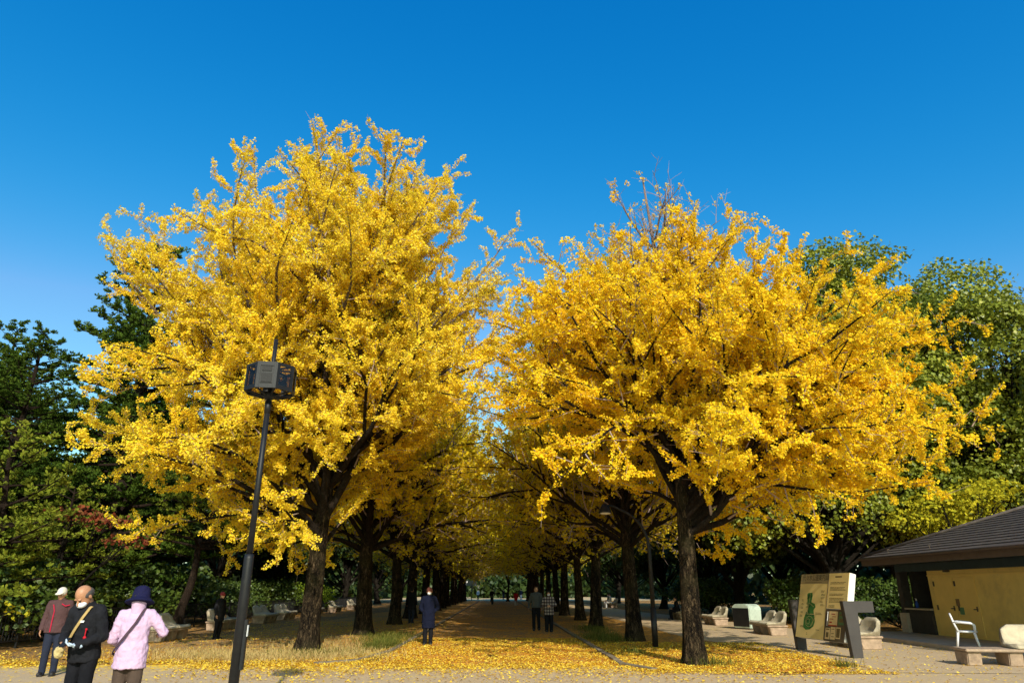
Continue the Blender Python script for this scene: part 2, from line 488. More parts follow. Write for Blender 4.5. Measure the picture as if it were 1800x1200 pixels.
m_fallen = leafmat('fallen_leaf', [Y1, Y1, Y2, Y2, Y3, Y2, Y4, (0.33, 0.19, 0.07)], 0.15)
def scatter_leaves():
    P = []
    def zone(n, x0, x1, y0, y1, dens):
        x = rng.uniform(x0, x1, n); y = rng.uniform(y0, y1, n)
        k = rng.random(n) < dens(x, y)
        P.append(np.stack([x[k], y[k], np.full(k.sum(), 0.016)], 1))
    clump = lambda x, y: 0.5 + 0.5 * np.sin(x * 1.7 + 2 * np.sin(y * 0.9)) * np.sin(y * 2.3 + x * 0.6)
    zone(44000, -4.4, 3.4, 16.2, 26, lambda x, y: 0.85 * clump(x, y) + 0.15)
    zone(22000, -7, 6, 13, 17.2, lambda x, y: np.clip((y - 12.6) / 4.2, 0, 1) ** 2 * (0.25 + 0.75 * clump(x, y)))
    zone(40000, -15, -3.4, 15.8, 20.5, lambda x, y: np.exp(-((y - 17.5 - .35 * np.sin(x * 1.3) - .2 * np.sin(x * 3.1)) / (0.6 + .25 * np.sin(x * .8))) ** 2) * (0.35 + 0.6 * clump(x * 1.4, y)) + 0.09 * clump(x * 2, y * 2))
    zone(12000, -14, 14, 9, 17, lambda x, y: np.full_like(x, 0.07) + 0.22 * clump(x * .7, y * 1.3) ** 2)
    zone(27000, 2.6, 7.8, 15.2, 24, lambda x, y: 0.75 * clump(x, y) + 0.2)
    zone(5000, 7, 13, 15, 24, lambda x, y: np.full_like(x, 0.14))
    zone(16000, -12, -3, 18, 40, lambda x, y: 0.4 * clump(x * .6, y * .5) + 0.1)
    P = np.concatenate(P)
    n = len(P)
    a = rng.uniform(0, 2 * np.pi, n)
    D = np.stack([np.cos(a), np.sin(a), rng.normal(0, 0.12, n)], 1)
    U = np.stack([rng.normal(0, 0.25, n), rng.normal(0, 0.25, n), np.ones(n)], 1)
    P[:, 2] += rng.uniform(0, 0.012, n)
    v, f = leaf_quads(P, D, U, rng.uniform(0.034, 0.064, n), 0.25)
    v[:, 2] = np.maximum(v[:, 2], 0.013)
    tag(add('fallen_leaves', mesh_np('fallen_leaves', v, f, m_fallen)), 'yellow ginkgo leaves lying scattered over the path and its edges', 'leaves', kind='stuff')
scatter_leaves()

# dry grass round the front left trunk, green tufts along the path edge
m_straw = leafmat('dry_grass', [(0.62, 0.45, 0.17), (0.5, 0.36, 0.14), (0.70, 0.52, 0.22), (0.34, 0.28, 0.09)], 0.3)
m_blade = leafmat('green_grass', [(0.08, 0.10, 0.02), (0.12, 0.14, 0.025), (0.28, 0.24, 0.06)], 0.3)
def grass(name, label, spots, mat, h):
    P = np.concatenate([np.stack([rng.normal(x, sx, n), rng.normal(y, sy, n), np.full(n, 0.012)], 1) for x, y, sx, sy, n in spots])
    n = len(P)
    a = rng.uniform(0, 2 * np.pi, n)
    hh = rng.uniform(0.45, 1.1, n) * h
    lean = rng.uniform(0.1, 1.5, n)[:, None] * hh[:, None]
    side = np.stack([-np.sin(a), np.cos(a), np.zeros(n)], 1) * 0.006
    fw = np.stack([np.cos(a), np.sin(a), np.zeros(n)], 1)
    v = np.empty((n, 4, 3), dtype=np.float32)
    v[:, 0] = P - side; v[:, 1] = P + side
    tip = P + fw * lean; tip[:, 2] += hh * (1 - 0.35 * lean[:, 0] / hh)
    v[:, 2] = tip + side * 0.6; v[:, 3] = tip - side * 0.6
    tag(add(name, mesh_np(name, v.reshape(-1, 3), np.arange(n * 4).reshape(n, 4), mat)), label, 'grass', kind='stuff')
grass('dry_grass', 'straw coloured dry grass round the front left ginkgo trunk', [(-5.6, 19.3, 1.2, 0.8, 4200), (-7.7, 19.0, 0.9, 0.7, 1800), (-6.6, 18.6, .5, .4, 700), (-4.5, 20.0, 0.5, 1.0, 1600), (-6, 22.5, 1.4, 2.0, 2200), (-9, 20, 1.2, .9, 900)], m_straw, 0.14)
grass('green_grass', 'green grass tufts along the avenue kerbs', [(-3.9, 22.5, 0.25, 0.9, 1800), (-4.3, 26, 0.5, 1.5, 1500), (3.15, 25.5, 0.35, 0.9, 1600), (3.4, 31, 0.3, 1.5, 900), (4.5, 17.0, 0.35, 0.25, 260), (-5.0, 19.6, 0.6, .5, 300), (7.3, 16.6, 0.12, 0.12, 120), (3.3, 20, 0.12, .5, 160)], m_blade, 0.24)
# ------------------------------------------------------------------ street furniture
m_black = smat('black_paint', (0.009, 0.009, 0.010), 0.5, 0.3, 8, 0.1, 90, spec=0.35, dirt=(0.022, 0.02, 0.018))
m_dark = smat('dark_brown_metal', (0.05, 0.042, 0.04), 0.5, 0.25, 5, 0.1, 80, spec=0.5)
m_cage = smat('lamp_cage_metal', (0.012, 0.011, 0.011), 0.5, 0.3, 9, 0.1, 80, spec=0.25)
m_plate = smat('lamp_grey_plate', (0.020, 0.020, 0.021), 0.5, 0.2, 9, 0.1, 80, spec=0.3)
m_cream = smat('cream_seat_shell', (0.50, 0.425, 0.29), 0.65, 0.2, 4, 0.25, 50, dirt=(0.16, 0.13, 0.085))
m_base = smat('tan_concrete', (0.40, 0.29, 0.20), 0.9, 0.25, 7, 0.5, 45, dirt=(0.16, 0.11, 0.08))
m_white = smat('white_plastic', (0.78, 0.78, 0.80), 0.4, 0.06, 4, 0.03, 30, spec=0.5)
m_signwhite = smat('white_sign', (0.8, 0.8, 0.78), 0.6, 0.06, 4, 0.03, 30)

def glassmat(name, tint, alpha):
    m, nt, out = nodes(name)
    g = N(nt, 'ShaderNodeBsdfGlossy', inp={'Roughness': 0.12, 'Color': (0.8, 0.8, 0.8, 1)})
    t = N(nt, 'ShaderNodeBsdfTransparent', inp={'Color': (*tint, 1)})
    mx = N(nt, 'ShaderNodeMixShader', inp={0: alpha})
    nt.links.new(t.outputs[0], mx.inputs[1]); nt.links.new(g.outputs[0], mx.inputs[2])
    nt.links.new(mx.outputs[0], out.inputs[0])
    return m
m_lens = glassmat('smoked_lamp_glass', (0.62, 0.55, 0.45), 0.04)

# --- tall lamp in the foreground: stepped pole, octagonal cage of plates round it
def street_lamp():
    t = thing('street_lamp', 'tall black street lamp with octagonal caged head in front of the left ginkgo', 'street lamp', (-3.13, 8.55, 0))
    mb = MB()
    mb.tube([(0, 0, 0), (0, 0, 0.05)], 0.13, 20)
    mb.tube([(0, 0, 0.0), (0, 0, 1.95), (0, 0, 2.0)], [0.057, 0.057, 0.052], 20)
    mb.tube([(0, 0, 1.97), (0, 0, 3.86)], [0.037, 0.033], 18)
    mb.tube([(0, 0, 3.86), (0, 0, 4.72)], [0.027, 0.026], 16)
    mb.tube([(0, 0, 3.72), (0, 0, 3.88)], [0.039, 0.042], 18)
    mb.build('pole', m_black, t, True)
    mb = MB(); mb.box(0.045, 0.085, -0.03, 0.03, 0.75, 1.28)
    mb.build('hatch_box', m_black, t, bevel=0.006)
    mb = MB(); mb.box(0.0855, 0.091, -0.016, 0.016, 1.10, 1.22)
    mb.build('notice_plate', m_signwhite, t)
    n = 8; rad = 0.315; z0, z1 = 3.98, 4.32
    rot0 = R(-90 + 8)
    P = lambda k, r: (r * math.cos(rot0 + (k - 0.5) * 2 * math.pi / n), r * math.sin(rot0 + (k - 0.5) * 2 * math.pi / n))
    fr = MB()
    for k in range(n):
        a = P(k, rad); b = P(k + 1, rad)
        a3 = Vector((*a, 0)); b3 = Vector((*b, 0))
        d = (b3 - a3).normalized(); out = Vector((d.y, -d.x, 0))
        L = (b3 - a3).length
        M = Matrix(((d.x, out.x, 0, a[0]), (d.y, out.y, 0, a[1]), (0, 0, 1, 0), (0, 0, 0, 1)))
        fw = 0.036
        fr.box(0, L, -0.012, 0.004, z0, z0 + 0.05, M); fr.box(0, L, -0.012, 0.004, z1 - 0.035, z1, M)
        fr.box(0, fw, -0.012, 0.004, z0 + 0.05, z1 - 0.035, M); fr.box(L - fw, L, -0.012, 0.004, z0 + 0.05, z1 - 0.035, M)
        # spokes below and above
        mid = (a3 + b3) / 2
        for zz in (z0, z1 - 0.02):
            fr.tube([(a[0] * 0.98, a[1] * 0.98, zz + 0.01), (0, 0, zz + (-0.05 if zz == z0 else 0.0))], 0.013, 6)
        pl = MB(); pl.box(fw - .004, L - fw + .004, -0.006, -0.002, z0 + 0.04, z1 - 0.03, M)
        if k == 0:
            pl.build('lamp_cover', m_plate, t)
            q = MB(); q.box(fw + 0.02, L - fw - 0.02, 0.0045, 0.008, z0 + 0.075, z0 + 0.19, M)
            q.box(fw + 0.01, L - fw - 0.01, 0.0045, 0.012, z0 + 0.058, z0 + 0.068, M)
            q.box(fw + 0.02, L - fw - 0.03, 0.0045, 0.007, z1 - 0.12, z1 - 0.06, M)
            q.build('cover_panel', m_cage, t)
            e = MB(); e.box(-0.004, fw + 0.003, 0.0042, 0.007, z0, z1, M); e.box(L - fw - 0.003, L + 0.004, 0.0042, 0.007, z0, z1, M)
            e.box(fw, L - fw, 0.0042, 0.007, z0, z0 + 0.055, M); e.box(fw, L - fw, 0.0042, 0.007, z1 - 0.05, z1, M)
            e.build('cover_frame', m_plate, t)
        else:
            pl.build('lamp_glass', m_lens, t)
            if k in (1, 7):
                q = MB(); q.prism([(fw + .01, z0 + 0.06), (L - fw, z0 + 0.06), (L - fw, z0 + 0.20)], -0.075, -0.07, M)
                q.build('reflector', m_plate, t)
    fr.build('cage_frame', m_cage, t)
    mb = MB(); mb.ball((0, 0, 4.13), (0.07, 0.07, 0.11)); mb.build('bulb', m_plate, t, True)
    mb = MB(); mb.tube([(0, 0, 3.9), (0, 0, 3.98)], [0.05, 0.11], 16); mb.build('hub', m_cage, t, True)
street_lamp()

# --- curved lamp standing among the right hand row
def arc_lamp():
    t = thing('path_lamp', 'thin dark lamp with bent neck and bell shade between the right ginkgos', 'path lamp', (4.22, 22.0, 0))
    pts = [(0, 0, 0), (0, 0, 2.75)]
    for k in range(1, 9):
        a = k / 8 * R(72)
        pts.append((-1.05 * (1 - math.cos(a)) * 1.1, 0, 2.75 + 1.25 * math.sin(a)))
    pts.append((-1.02, 0, 4.06)); pts.append((-1.3, 0, 4.1))
    rad = [0.075, 0.06] + [0.05 - 0.0015 * k for k in range(8)] + [0.036, 0.034]
    mb = MB(); mb.tube(pts, rad, 12); mb.tube([(0, 0, 0), (0, 0, 1.1)], 0.09, 14); mb.build('pole', m_black, t, True)
    mb = MB(); mb.loft([((-1.3, 0, 3.86), .21, .21), ((-1.3, 0, 3.93), .19, .19), ((-1.3, 0, 4.06), .13, .13), ((-1.3, 0, 4.16), .05, .05)], 18)
    mb.build('lamp_shade', m_black, t, True)
    mb = MB(); mb.ball((-1.3, 0, 3.86), (0.17, 0.17, 0.05)); mb.build('diffuser', m_signwhite, t, True)
arc_lamp()

# --- concrete benches with two moulded seats
def bench_parts(t):
    for y in (-0.86, 0.0, 0.86):
        mb = MB(); mb.prism([(-0.30, 0), (0.26, 0), (0.32, 0.30), (-0.34, 0.30)], y - 0.15, y + 0.15)
        mb.build('foot', m_base, t, bevel=0.02)
    mb = MB(); mb.box(-0.36, 0.40, -1.06, 1.06, 0.302, 0.36); mb.build('slab', m_base, t, bevel=0.015)
    for y in (-0.51, 0.51):
        # curved shell: profile in x,z (front +x), swept along y with the sides drawn in at the top
        prof = [(0.40, 0.365), (0.41, 0.40), (0.36, 0.425), (0.2, 0.41), (0.02, 0.40), (-0.12, 0.42), (-0.22, 0.49), (-0.28, 0.60), (-0.33, 0.74), (-0.37, 0.84),
                (-0.41, 0.845), (-0.41, 0.80), (-0.37, 0.62), (-0.33, 0.50), (-0.30, 0.365)]
        n = len(prof); vs = []; fs = []
        cols = [-1, -0.92, -0.6, 0, 0.6, 0.92, 1]
        for c in cols:
            for i, (x, z) in enumerate(prof):
                wz = 0.485 - max(0, z - 0.5) * 0.24
                cur = (abs(c) ** 4) * 0.05
                up = cur if i < 10 and i > 1 else 0
                rnd = -0.09 * max(0, abs(c) - 0.6) / 0.4 * (1 if z > 0.78 else 0)
                vs.append((x + (up * 0.9 if z > .45 and i < 10 else 0), y + c * wz, z + (up if z < 0.5 else 0) + rnd))
        for j in range(len(cols) - 1):
            for i in range(n):
                i2 = (i + 1) % n
                fs.append((j * n + i, (j + 1) * n + i, (j + 1) * n + i2, j * n + i2))
        fs.append(tuple(range(n))); fs.append(tuple(range(len(cols) * n - 1, (len(cols) - 1) * n - 1, -1)))
        mb = MB(); mb._add(vs, fs); mb.build('seat_shell', m_cream, t, True)

bl_specs = [(-11.75, 25.3, 'first and nearest cream bench of the left row, beside the leaning pine'),
            (-12.5, 32.0, 'second cream bench of the left row, behind the person in the red hat'),
            (-12.9, 38.6, 'third cream bench of the left row, seen past the lamp pole'),
            (-13.1, 42.6, 'fourth cream bench of the left row, left of the front ginkgo trunk'),
            (-13.4, 50.0, 'fifth cream bench of the left row, just behind the front ginkgo trunk'),
            (-13.6, 56.5, 'sixth cream bench of the left row, between the first two trunks'),
            (-13.7, 63.5, 'farthest cream bench of the left row, against the second trunk')]
proto = None
for i, (x, y, lb) in enumerate(bl_specs):
    if proto is None:
        proto = thing('park_bench', lb, 'bench', (x, y, 0), R(2), 'benches along the left fence'); bench_parts(proto)
    else:
        copy_tree(proto, (x, y, 0), R(random.uniform(-2, 4)), 1.0, lb, 'benches along the left fence')
for x, y, rz, lb in [(11.25, 17.0, -98, 'low concrete bench with a bare slab end in front of the white plastic chair'),
                 (10.2, 22.3, 182, 'cream bench with sunlit white end behind the map board'),
                 (9.9, 28.6, 180, 'cream bench in full view to the right of the litter bin'),
                 (9.95, 36.2, 180, 'cream bench left of the litter bin, right of the front ginkgo trunk'),
                 (9.75, 42.5, 180, 'cream bench under the seated dark figure beside the bent lamp'),
                 (9.6, 70.0, 180, 'farthest cream bench on the right, under the two light clothed sitters')]:
    bn = copy_tree(proto, (x, y, 0), R(rz), 1.0, lb, 'benches along the right walkway')
    if rz == -98:                       # this one has a bare slab at its left end
        sh = [c for c in bn.children if c.name.startswith('seat_shell')]
        sh.sort(key=lambda c: min(v.co.y for v in c.data.vertices))
        bpy.data.objects.remove(sh[0])

# --- litter bin
def litter_bin():
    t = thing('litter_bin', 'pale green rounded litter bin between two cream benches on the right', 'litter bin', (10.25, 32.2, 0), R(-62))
    m_bin = smat('bin_green_enamel', (0.50, 0.58, 0.48), 0.4, 0.15, 3, 0.1, 40, dirt=(0.12, 0.14, 0.10), spec=0.5)
    mb = MB(); prof = [(-0.48, 0.05), (0.48, 0.05), (0.52, 0.84), (0.46, 0.95), (0.30, 1.02), (-0.30, 1.02), (-0.46, 0.95), (-0.52, 0.84)]
    mb.prism(prof, -0.36, 0.36); mb.build('bin_body', m_bin, t, bevel=0.03)
    mb = MB(); mb.box(-0.46, 0.46, -0.372, -0.362, 0.12, 0.86); mb.build('shaded_front', m_black, t)  # dark panel: shade of the whole front painted on, openings included
    mb = MB(); mb.box(-0.42, 0.42, -0.3, 0.3, 0.0, 0.05); mb.build('foot', m_dark, t)
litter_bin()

# --- railing behind the left benches
def railing():
    t = thing('railing', 'low black metal railing behind the left benches', 'railing', (-14.6, 16, 0))
    mb = MB()
    for z in (0.18, 0.95): mb.box(-0.02, 0.02, 0, 56, z, z + 0.045)
    k = 0.0
    while k < 56: mb.box(-0.009, 0.009, k, k + 0.018, 0.2, 0.95); k += 0.14
    mb.build('rail', m_black, t)
    for i in range(29):
        p = MB(); p.box(-0.03, 0.03, i * 2 - 0.03, i * 2 + 0.03, 0, 1.02); p.build('post', m_black, t)
railing()

# --- park map board
def text_mesh(s, size, ext=0.0):
    cu = bpy.data.curves.new('txt', 'FONT'); cu.body = s; cu.size = size; cu.extrude = ext
    cu.align_x = 'CENTER'; cu.align_y = 'CENTER'
    o = bpy.data.objects.new('txt', cu); col.objects.link(o)
    dg = bpy.context.evaluated_depsgraph_get()
    me = bpy.data.meshes.new_from_object(o.evaluated_get(dg))
    bpy.data.objects.remove(o); bpy.data.curves.remove(cu)
    return me
def text_part(s, size, M, mat, parent, name, sx=1.0, sy=1.0):
    me = text_mesh(s, size)
    me.transform(M @ Matrix.Diagonal((sx, sy, 1, 1)))
    me.materials.clear(); me.materials.append(mat)
    return add(name, me, parent)

def map_board():
    t = thing('map_board', 'leaning park map board with green map between dark bent posts', 'map board', (8.52, 18.75, 0), R(8))
    m_face = smat('board_ochre_face', (0.84, 0.64, 0.26), 0.6, 0.06, 3, 0.03, 40)
    m_head = smat('board_header', (0.36, 0.28, 0.14), 0.6, 0.08, 4, 0.03, 40)
    m_note = smat('notice_case', (0.115, 0.085, 0.055), 0.6, 0.1, 4, 0.03, 40)
    m_edge = smat('board_white_edge', (0.80, 0.78, 0.74), 0.6, 0.05, 4, 0.03, 40)
    m_ink = smat('board_ink', (0.03, 0.03, 0.025), 0.7, 0.1, 4, 0)
    m_inkg = smat('board_ink_faded', (0.17, 0.12, 0.05), 0.7, 0.1, 4, 0)
    m_mapg = smat('map_green', (0.05, 0.19, 0.045), 0.6, 0.35, 14, 0)
    m_mapg2 = smat('map_dark_green', (0.018, 0.09, 0.025), 0.6, 0.3, 20, 0)
    m_mapb = smat('map_pale_path', (0.52, 0.43, 0.18), 0.6, 0.2, 14, 0)
    m_red = smat('poster_red', (0.40, 0.04, 0.02), 0.6, 0.2, 10, 0)
    m_paper = smat('poster_paper', (0.80, 0.60, 0.30), 0.6, 0.12, 6, 0)
    m_green = smat('poster_green', (0.10, 0.20, 0.08), 0.6, 0.2, 10, 0)
    m_grey = smat('post_grey_paint', (0.052, 0.045, 0.043), 0.55, 0.15, 3, 0.1, 60, spec=0.4)
    L, H, T = 2.35, 1.72, 0.17
    tilt = R(15)
    u = Vector((0, -1, 0)); v = Vector((math.sin(tilt), 0, math.cos(tilt))); nn = u.cross(v)
    org = Vector((-0.12, 2.45, 0.36))
    M = Matrix(((u.x, v.x, nn.x, org.x), (u.y, v.y, nn.y, org.y), (u.z, v.z, nn.z, org.z), (0, 0, 0, 1)))
    W1 = 1.42
    MB().box(0, L, 0, H, -T, 0, M).build('panel_box', m_edge, t, bevel=0.008)
    MB().box(0.0, W1, 0.0, H - 0.27, 0.001, 0.008, M).build('map_panel', m_face, t)
    MB().box(0.0, W1, H - 0.27, H, 0.001, 0.009, M).build('header_band', m_head, t)
    MB().box(W1 + 0.008, L - 0.01, 0.80, H, 0.001, 0.008, M).build('text_panel', m_face, t)
    nc = MB().box(W1 + 0.008, L - 0.01, -0.02, 0.785, 0.001, 0.012, M).build('notice_case', m_note, t)
    MB().box(W1 - 0.012, W1 + 0.006, 0, H, 0.001, 0.014, M).build('divider_strip', m_note, t)
    text_part('代々木公園案内図', 0.19, M @ Matrix.Translation((W1 / 2 + 0.05, H - 0.115, 0.0105)), m_ink, t, 'title_lettering', 0.86, 1.0)
    mb = MB(); mb.box(0.25, 1.1, H - 0.238, H - 0.226, 0.0095, 0.0105, M); mb.build('subtitle_line', m_inkg, t)
    # the map itself
    WX = lambda x: 0.64 + (x - 0.66) * 1.42
    poly = lambda pts, z, mb: mb._add([M @ Vector((WX(x), y * 1.03, z)) for x, y in pts], [tuple(range(len(pts)))])
    mb = MB()
    poly([(0.52, 0.62), (0.58, 0.66), (0.50, 1.12), (0.53, 1.16), (0.68, 1.17), (0.70, 1.1), (0.68, 0.92), (0.80, 0.88), (0.84, 0.80), (0.78, 0.72), (0.80, 0.62)], 0.0095, mb)
    poly([(0.46, 0.26), (0.56, 0.20), (0.70, 0.22), (0.82, 0.30), (0.86, 0.42), (0.82, 0.605), (0.50, 0.605), (0.46, 0.50)], 0.0095, mb)
    g = mb.build('map_green_area', m_mapg, t)
    mb = MB()
    for k in range(46):
        cx = random.uniform(0.5, 0.8); cy = random.uniform(0.26, 1.1)
        if cy > 0.62 and cx > 0.66: cx -= 0.14
        r = random.uniform(0.012, 0.035)
        poly([(cx + r * math.cos(a) * random.uniform(.6, 1.3), cy + r * math.sin(a) * random.uniform(.6, 1.3)) for a in np.linspace(0, 6.28, 8)[:-1]], 0.0105 + k * 1e-5, mb)
    mb.build('map_woods', m_mapg2, t)
    mb = MB()
    for (x, y, r) in ((0.66, 0.42, 0.14), (0.62, 0.42, 0.07)):
        for k in range(20):
            a0 = k / 20 * 6.283; a1 = (k + 1) / 20 * 6.283
            poly([(x + r * math.cos(a0), y + r * math.sin(a0)), (x + r * math.cos(a1), y + r * math.sin(a1)), (x + (r - .01) * math.cos(a1), y + (r - .01) * math.sin(a1)), (x + (r - .01) * math.cos(a0), y + (r - .01) * math.sin(a0))], 0.0118, mb)
    for (a, b) in (((0.56, 0.64), (0.62, 1.14)), ((0.50, 0.615), (0.84, 0.60)), ((0.72, 0.3), (0.9, 0.62)), ((0.6, 0.9), (0.78, 0.8))):
        d = Vector((b[0] - a[0], b[1] - a[1])).normalized() * 0.006; s = Vector((-d.y, d.x))
        poly([(a[0] - s.x, a[1] - s.y), (b[0] - s.x, b[1] - s.y), (b[0] + s.x, b[1] + s.y), (a[0] + s.x, a[1] + s.y)], 0.0121, mb)
    mb.build('map_paths', m_mapb, t)
    mb = MB()
    def scribble(x, y, wd, n, h=0.022, gap=0.04, ragged=0.4, zz=0.0095):
        for r_ in range(n):
            xx = x
            end = x + wd * (1 - random.random() * ragged)
            while xx < end:
                k = random.uniform(0.012, 0.03)
                mb.box(xx, min(xx + k, end), y - r_ * gap, y - r_ * gap + h * random.uniform(.6, 1), zz - .0008, zz, M)
                xx += k + random.uniform(0.005, 0.012)
    for x, y in ((0.16, 1.0), (0.16, 0.9), (0.14, 0.80), (0.15, 0.68), (0.14, 0.58)): scribble(x, y, 0.14, 2, 0.018, 0.03)
    for k in range(5): scribble(1.12 + random.uniform(-.05, .03), 1.25 - k * 0.09, 0.2, 2, 0.018, 0.03)
    scribble(0.92, 0.66, 0.38, 2, 0.02, 0.035); scribble(0.2, 0.3, 0.2, 2, 0.02, 0.03); scribble(1.0, 0.22, 0.24, 1); scribble(0.55, 0.12, .05, 2)
    mb.build('map_captions', m_inkg, t)
    mb = MB()
    mb.box(W1 + 0.30, W1 + 0.60, H - 0.115, H - 0.075, 0.0082, 0.0092, M)
    scribble(W1 + 0.1, H - 0.25, 0.74, 2, 0.02, 0.034, 0.2); scribble(W1 + 0.1, H - 0.38, 0.74, 3, 0.02, 0.034, 0.2)
    scribble(W1 + 0.1, H - 0.55, 0.74, 2, 0.02, 0.034, 0.5); scribble(W1 + 0.1, H - 0.66, 0.74, 4, 0.02, 0.034, 0.2); scribble(W1 + 0.1, H - 0.85, 0.3, 2, 0.02, 0.034)
    mb.build('text_lines', m_inkg, t)
    def poster(x0, x1, y0, y1, mat, bar):
        p = MB().box(x0, x1, y0, y1, 0.0125, 0.0165, M).build('poster', mat, nc)
        if bar:
            mm = MB()
            for (a, b, c, d) in bar: mm.box(x0 + a * (x1 - x0), x0 + b * (x1 - x0), y0 + c * (y1 - y0), y0 + d * (y1 - y0), 0.0167, 0.0178, M)
            mm.build('poster_print', m_red if mat is m_paper and x0 < W1 + .3 and y0 > .3 else m_inkg, nc)
    poster(W1 + 0.17, W1 + 0.56, 0.36, 0.73, m_paper, [(0.0, 1.0, 0.0, 0.08), (0.1, 0.4, 0.2, 0.3), (0.1, 0.55, 0.45, 0.5), (0.4, 0.8, 0.62, 0.66), (0.3, 0.7, 0.78, 0.84)])
    poster(W1 + 0.06, W1 + 0.27, 0.03, 0.31, m_paper, [(0.15, 0.85, 0.82, 0.92), (0.2, 0.75, 0.15, 0.6)])
    poster(W1 + 0.30, W1 + 0.51, 0.03, 0.34, m_paper, [(0.15, 0.8, 0.8, 0.85), (0.2, 0.75, 0.45, 0.5), (0.2, 0.8, 0.2, 0.25)])
    poster(W1 + 0.54, W1 + 0.74, 0.06, 0.34, m_paper, [(0.12, 0.88, 0.1, 0.9)])
    poster(W1 + 0.62, W1 + 0.86, 0.40, 0.72, m_green, [(0.15, 0.85, 0.7, 0.85), (0.15, 0.85, 0.2, 0.5)])
    mb = MB(); mb.tube([M @ Vector((W1 + 0.11, y, 0.016)) for y in (0.36, 0.72)], 0.008, 6); mb.build('case_latch', m_edge, nc)
    # bent posts, one at each end
    for y0, y1 in ((-0.10, 0.05), (2.5, 2.65)):
        mb = MB(); mb.prism([(-0.06, 0), (0.21, 0), (0.24, 1.06), (0.70, 1.06), (0.70, 1.33), (-0.13, 1.33)], y0, y1)
        mb.build('post', m_grey, t, bevel=0.006)
    MB().box(0.1, 0.25, 0.05, 2.5, 0.5, 0.62).build('cross_beam', m_grey, t)
map_board()

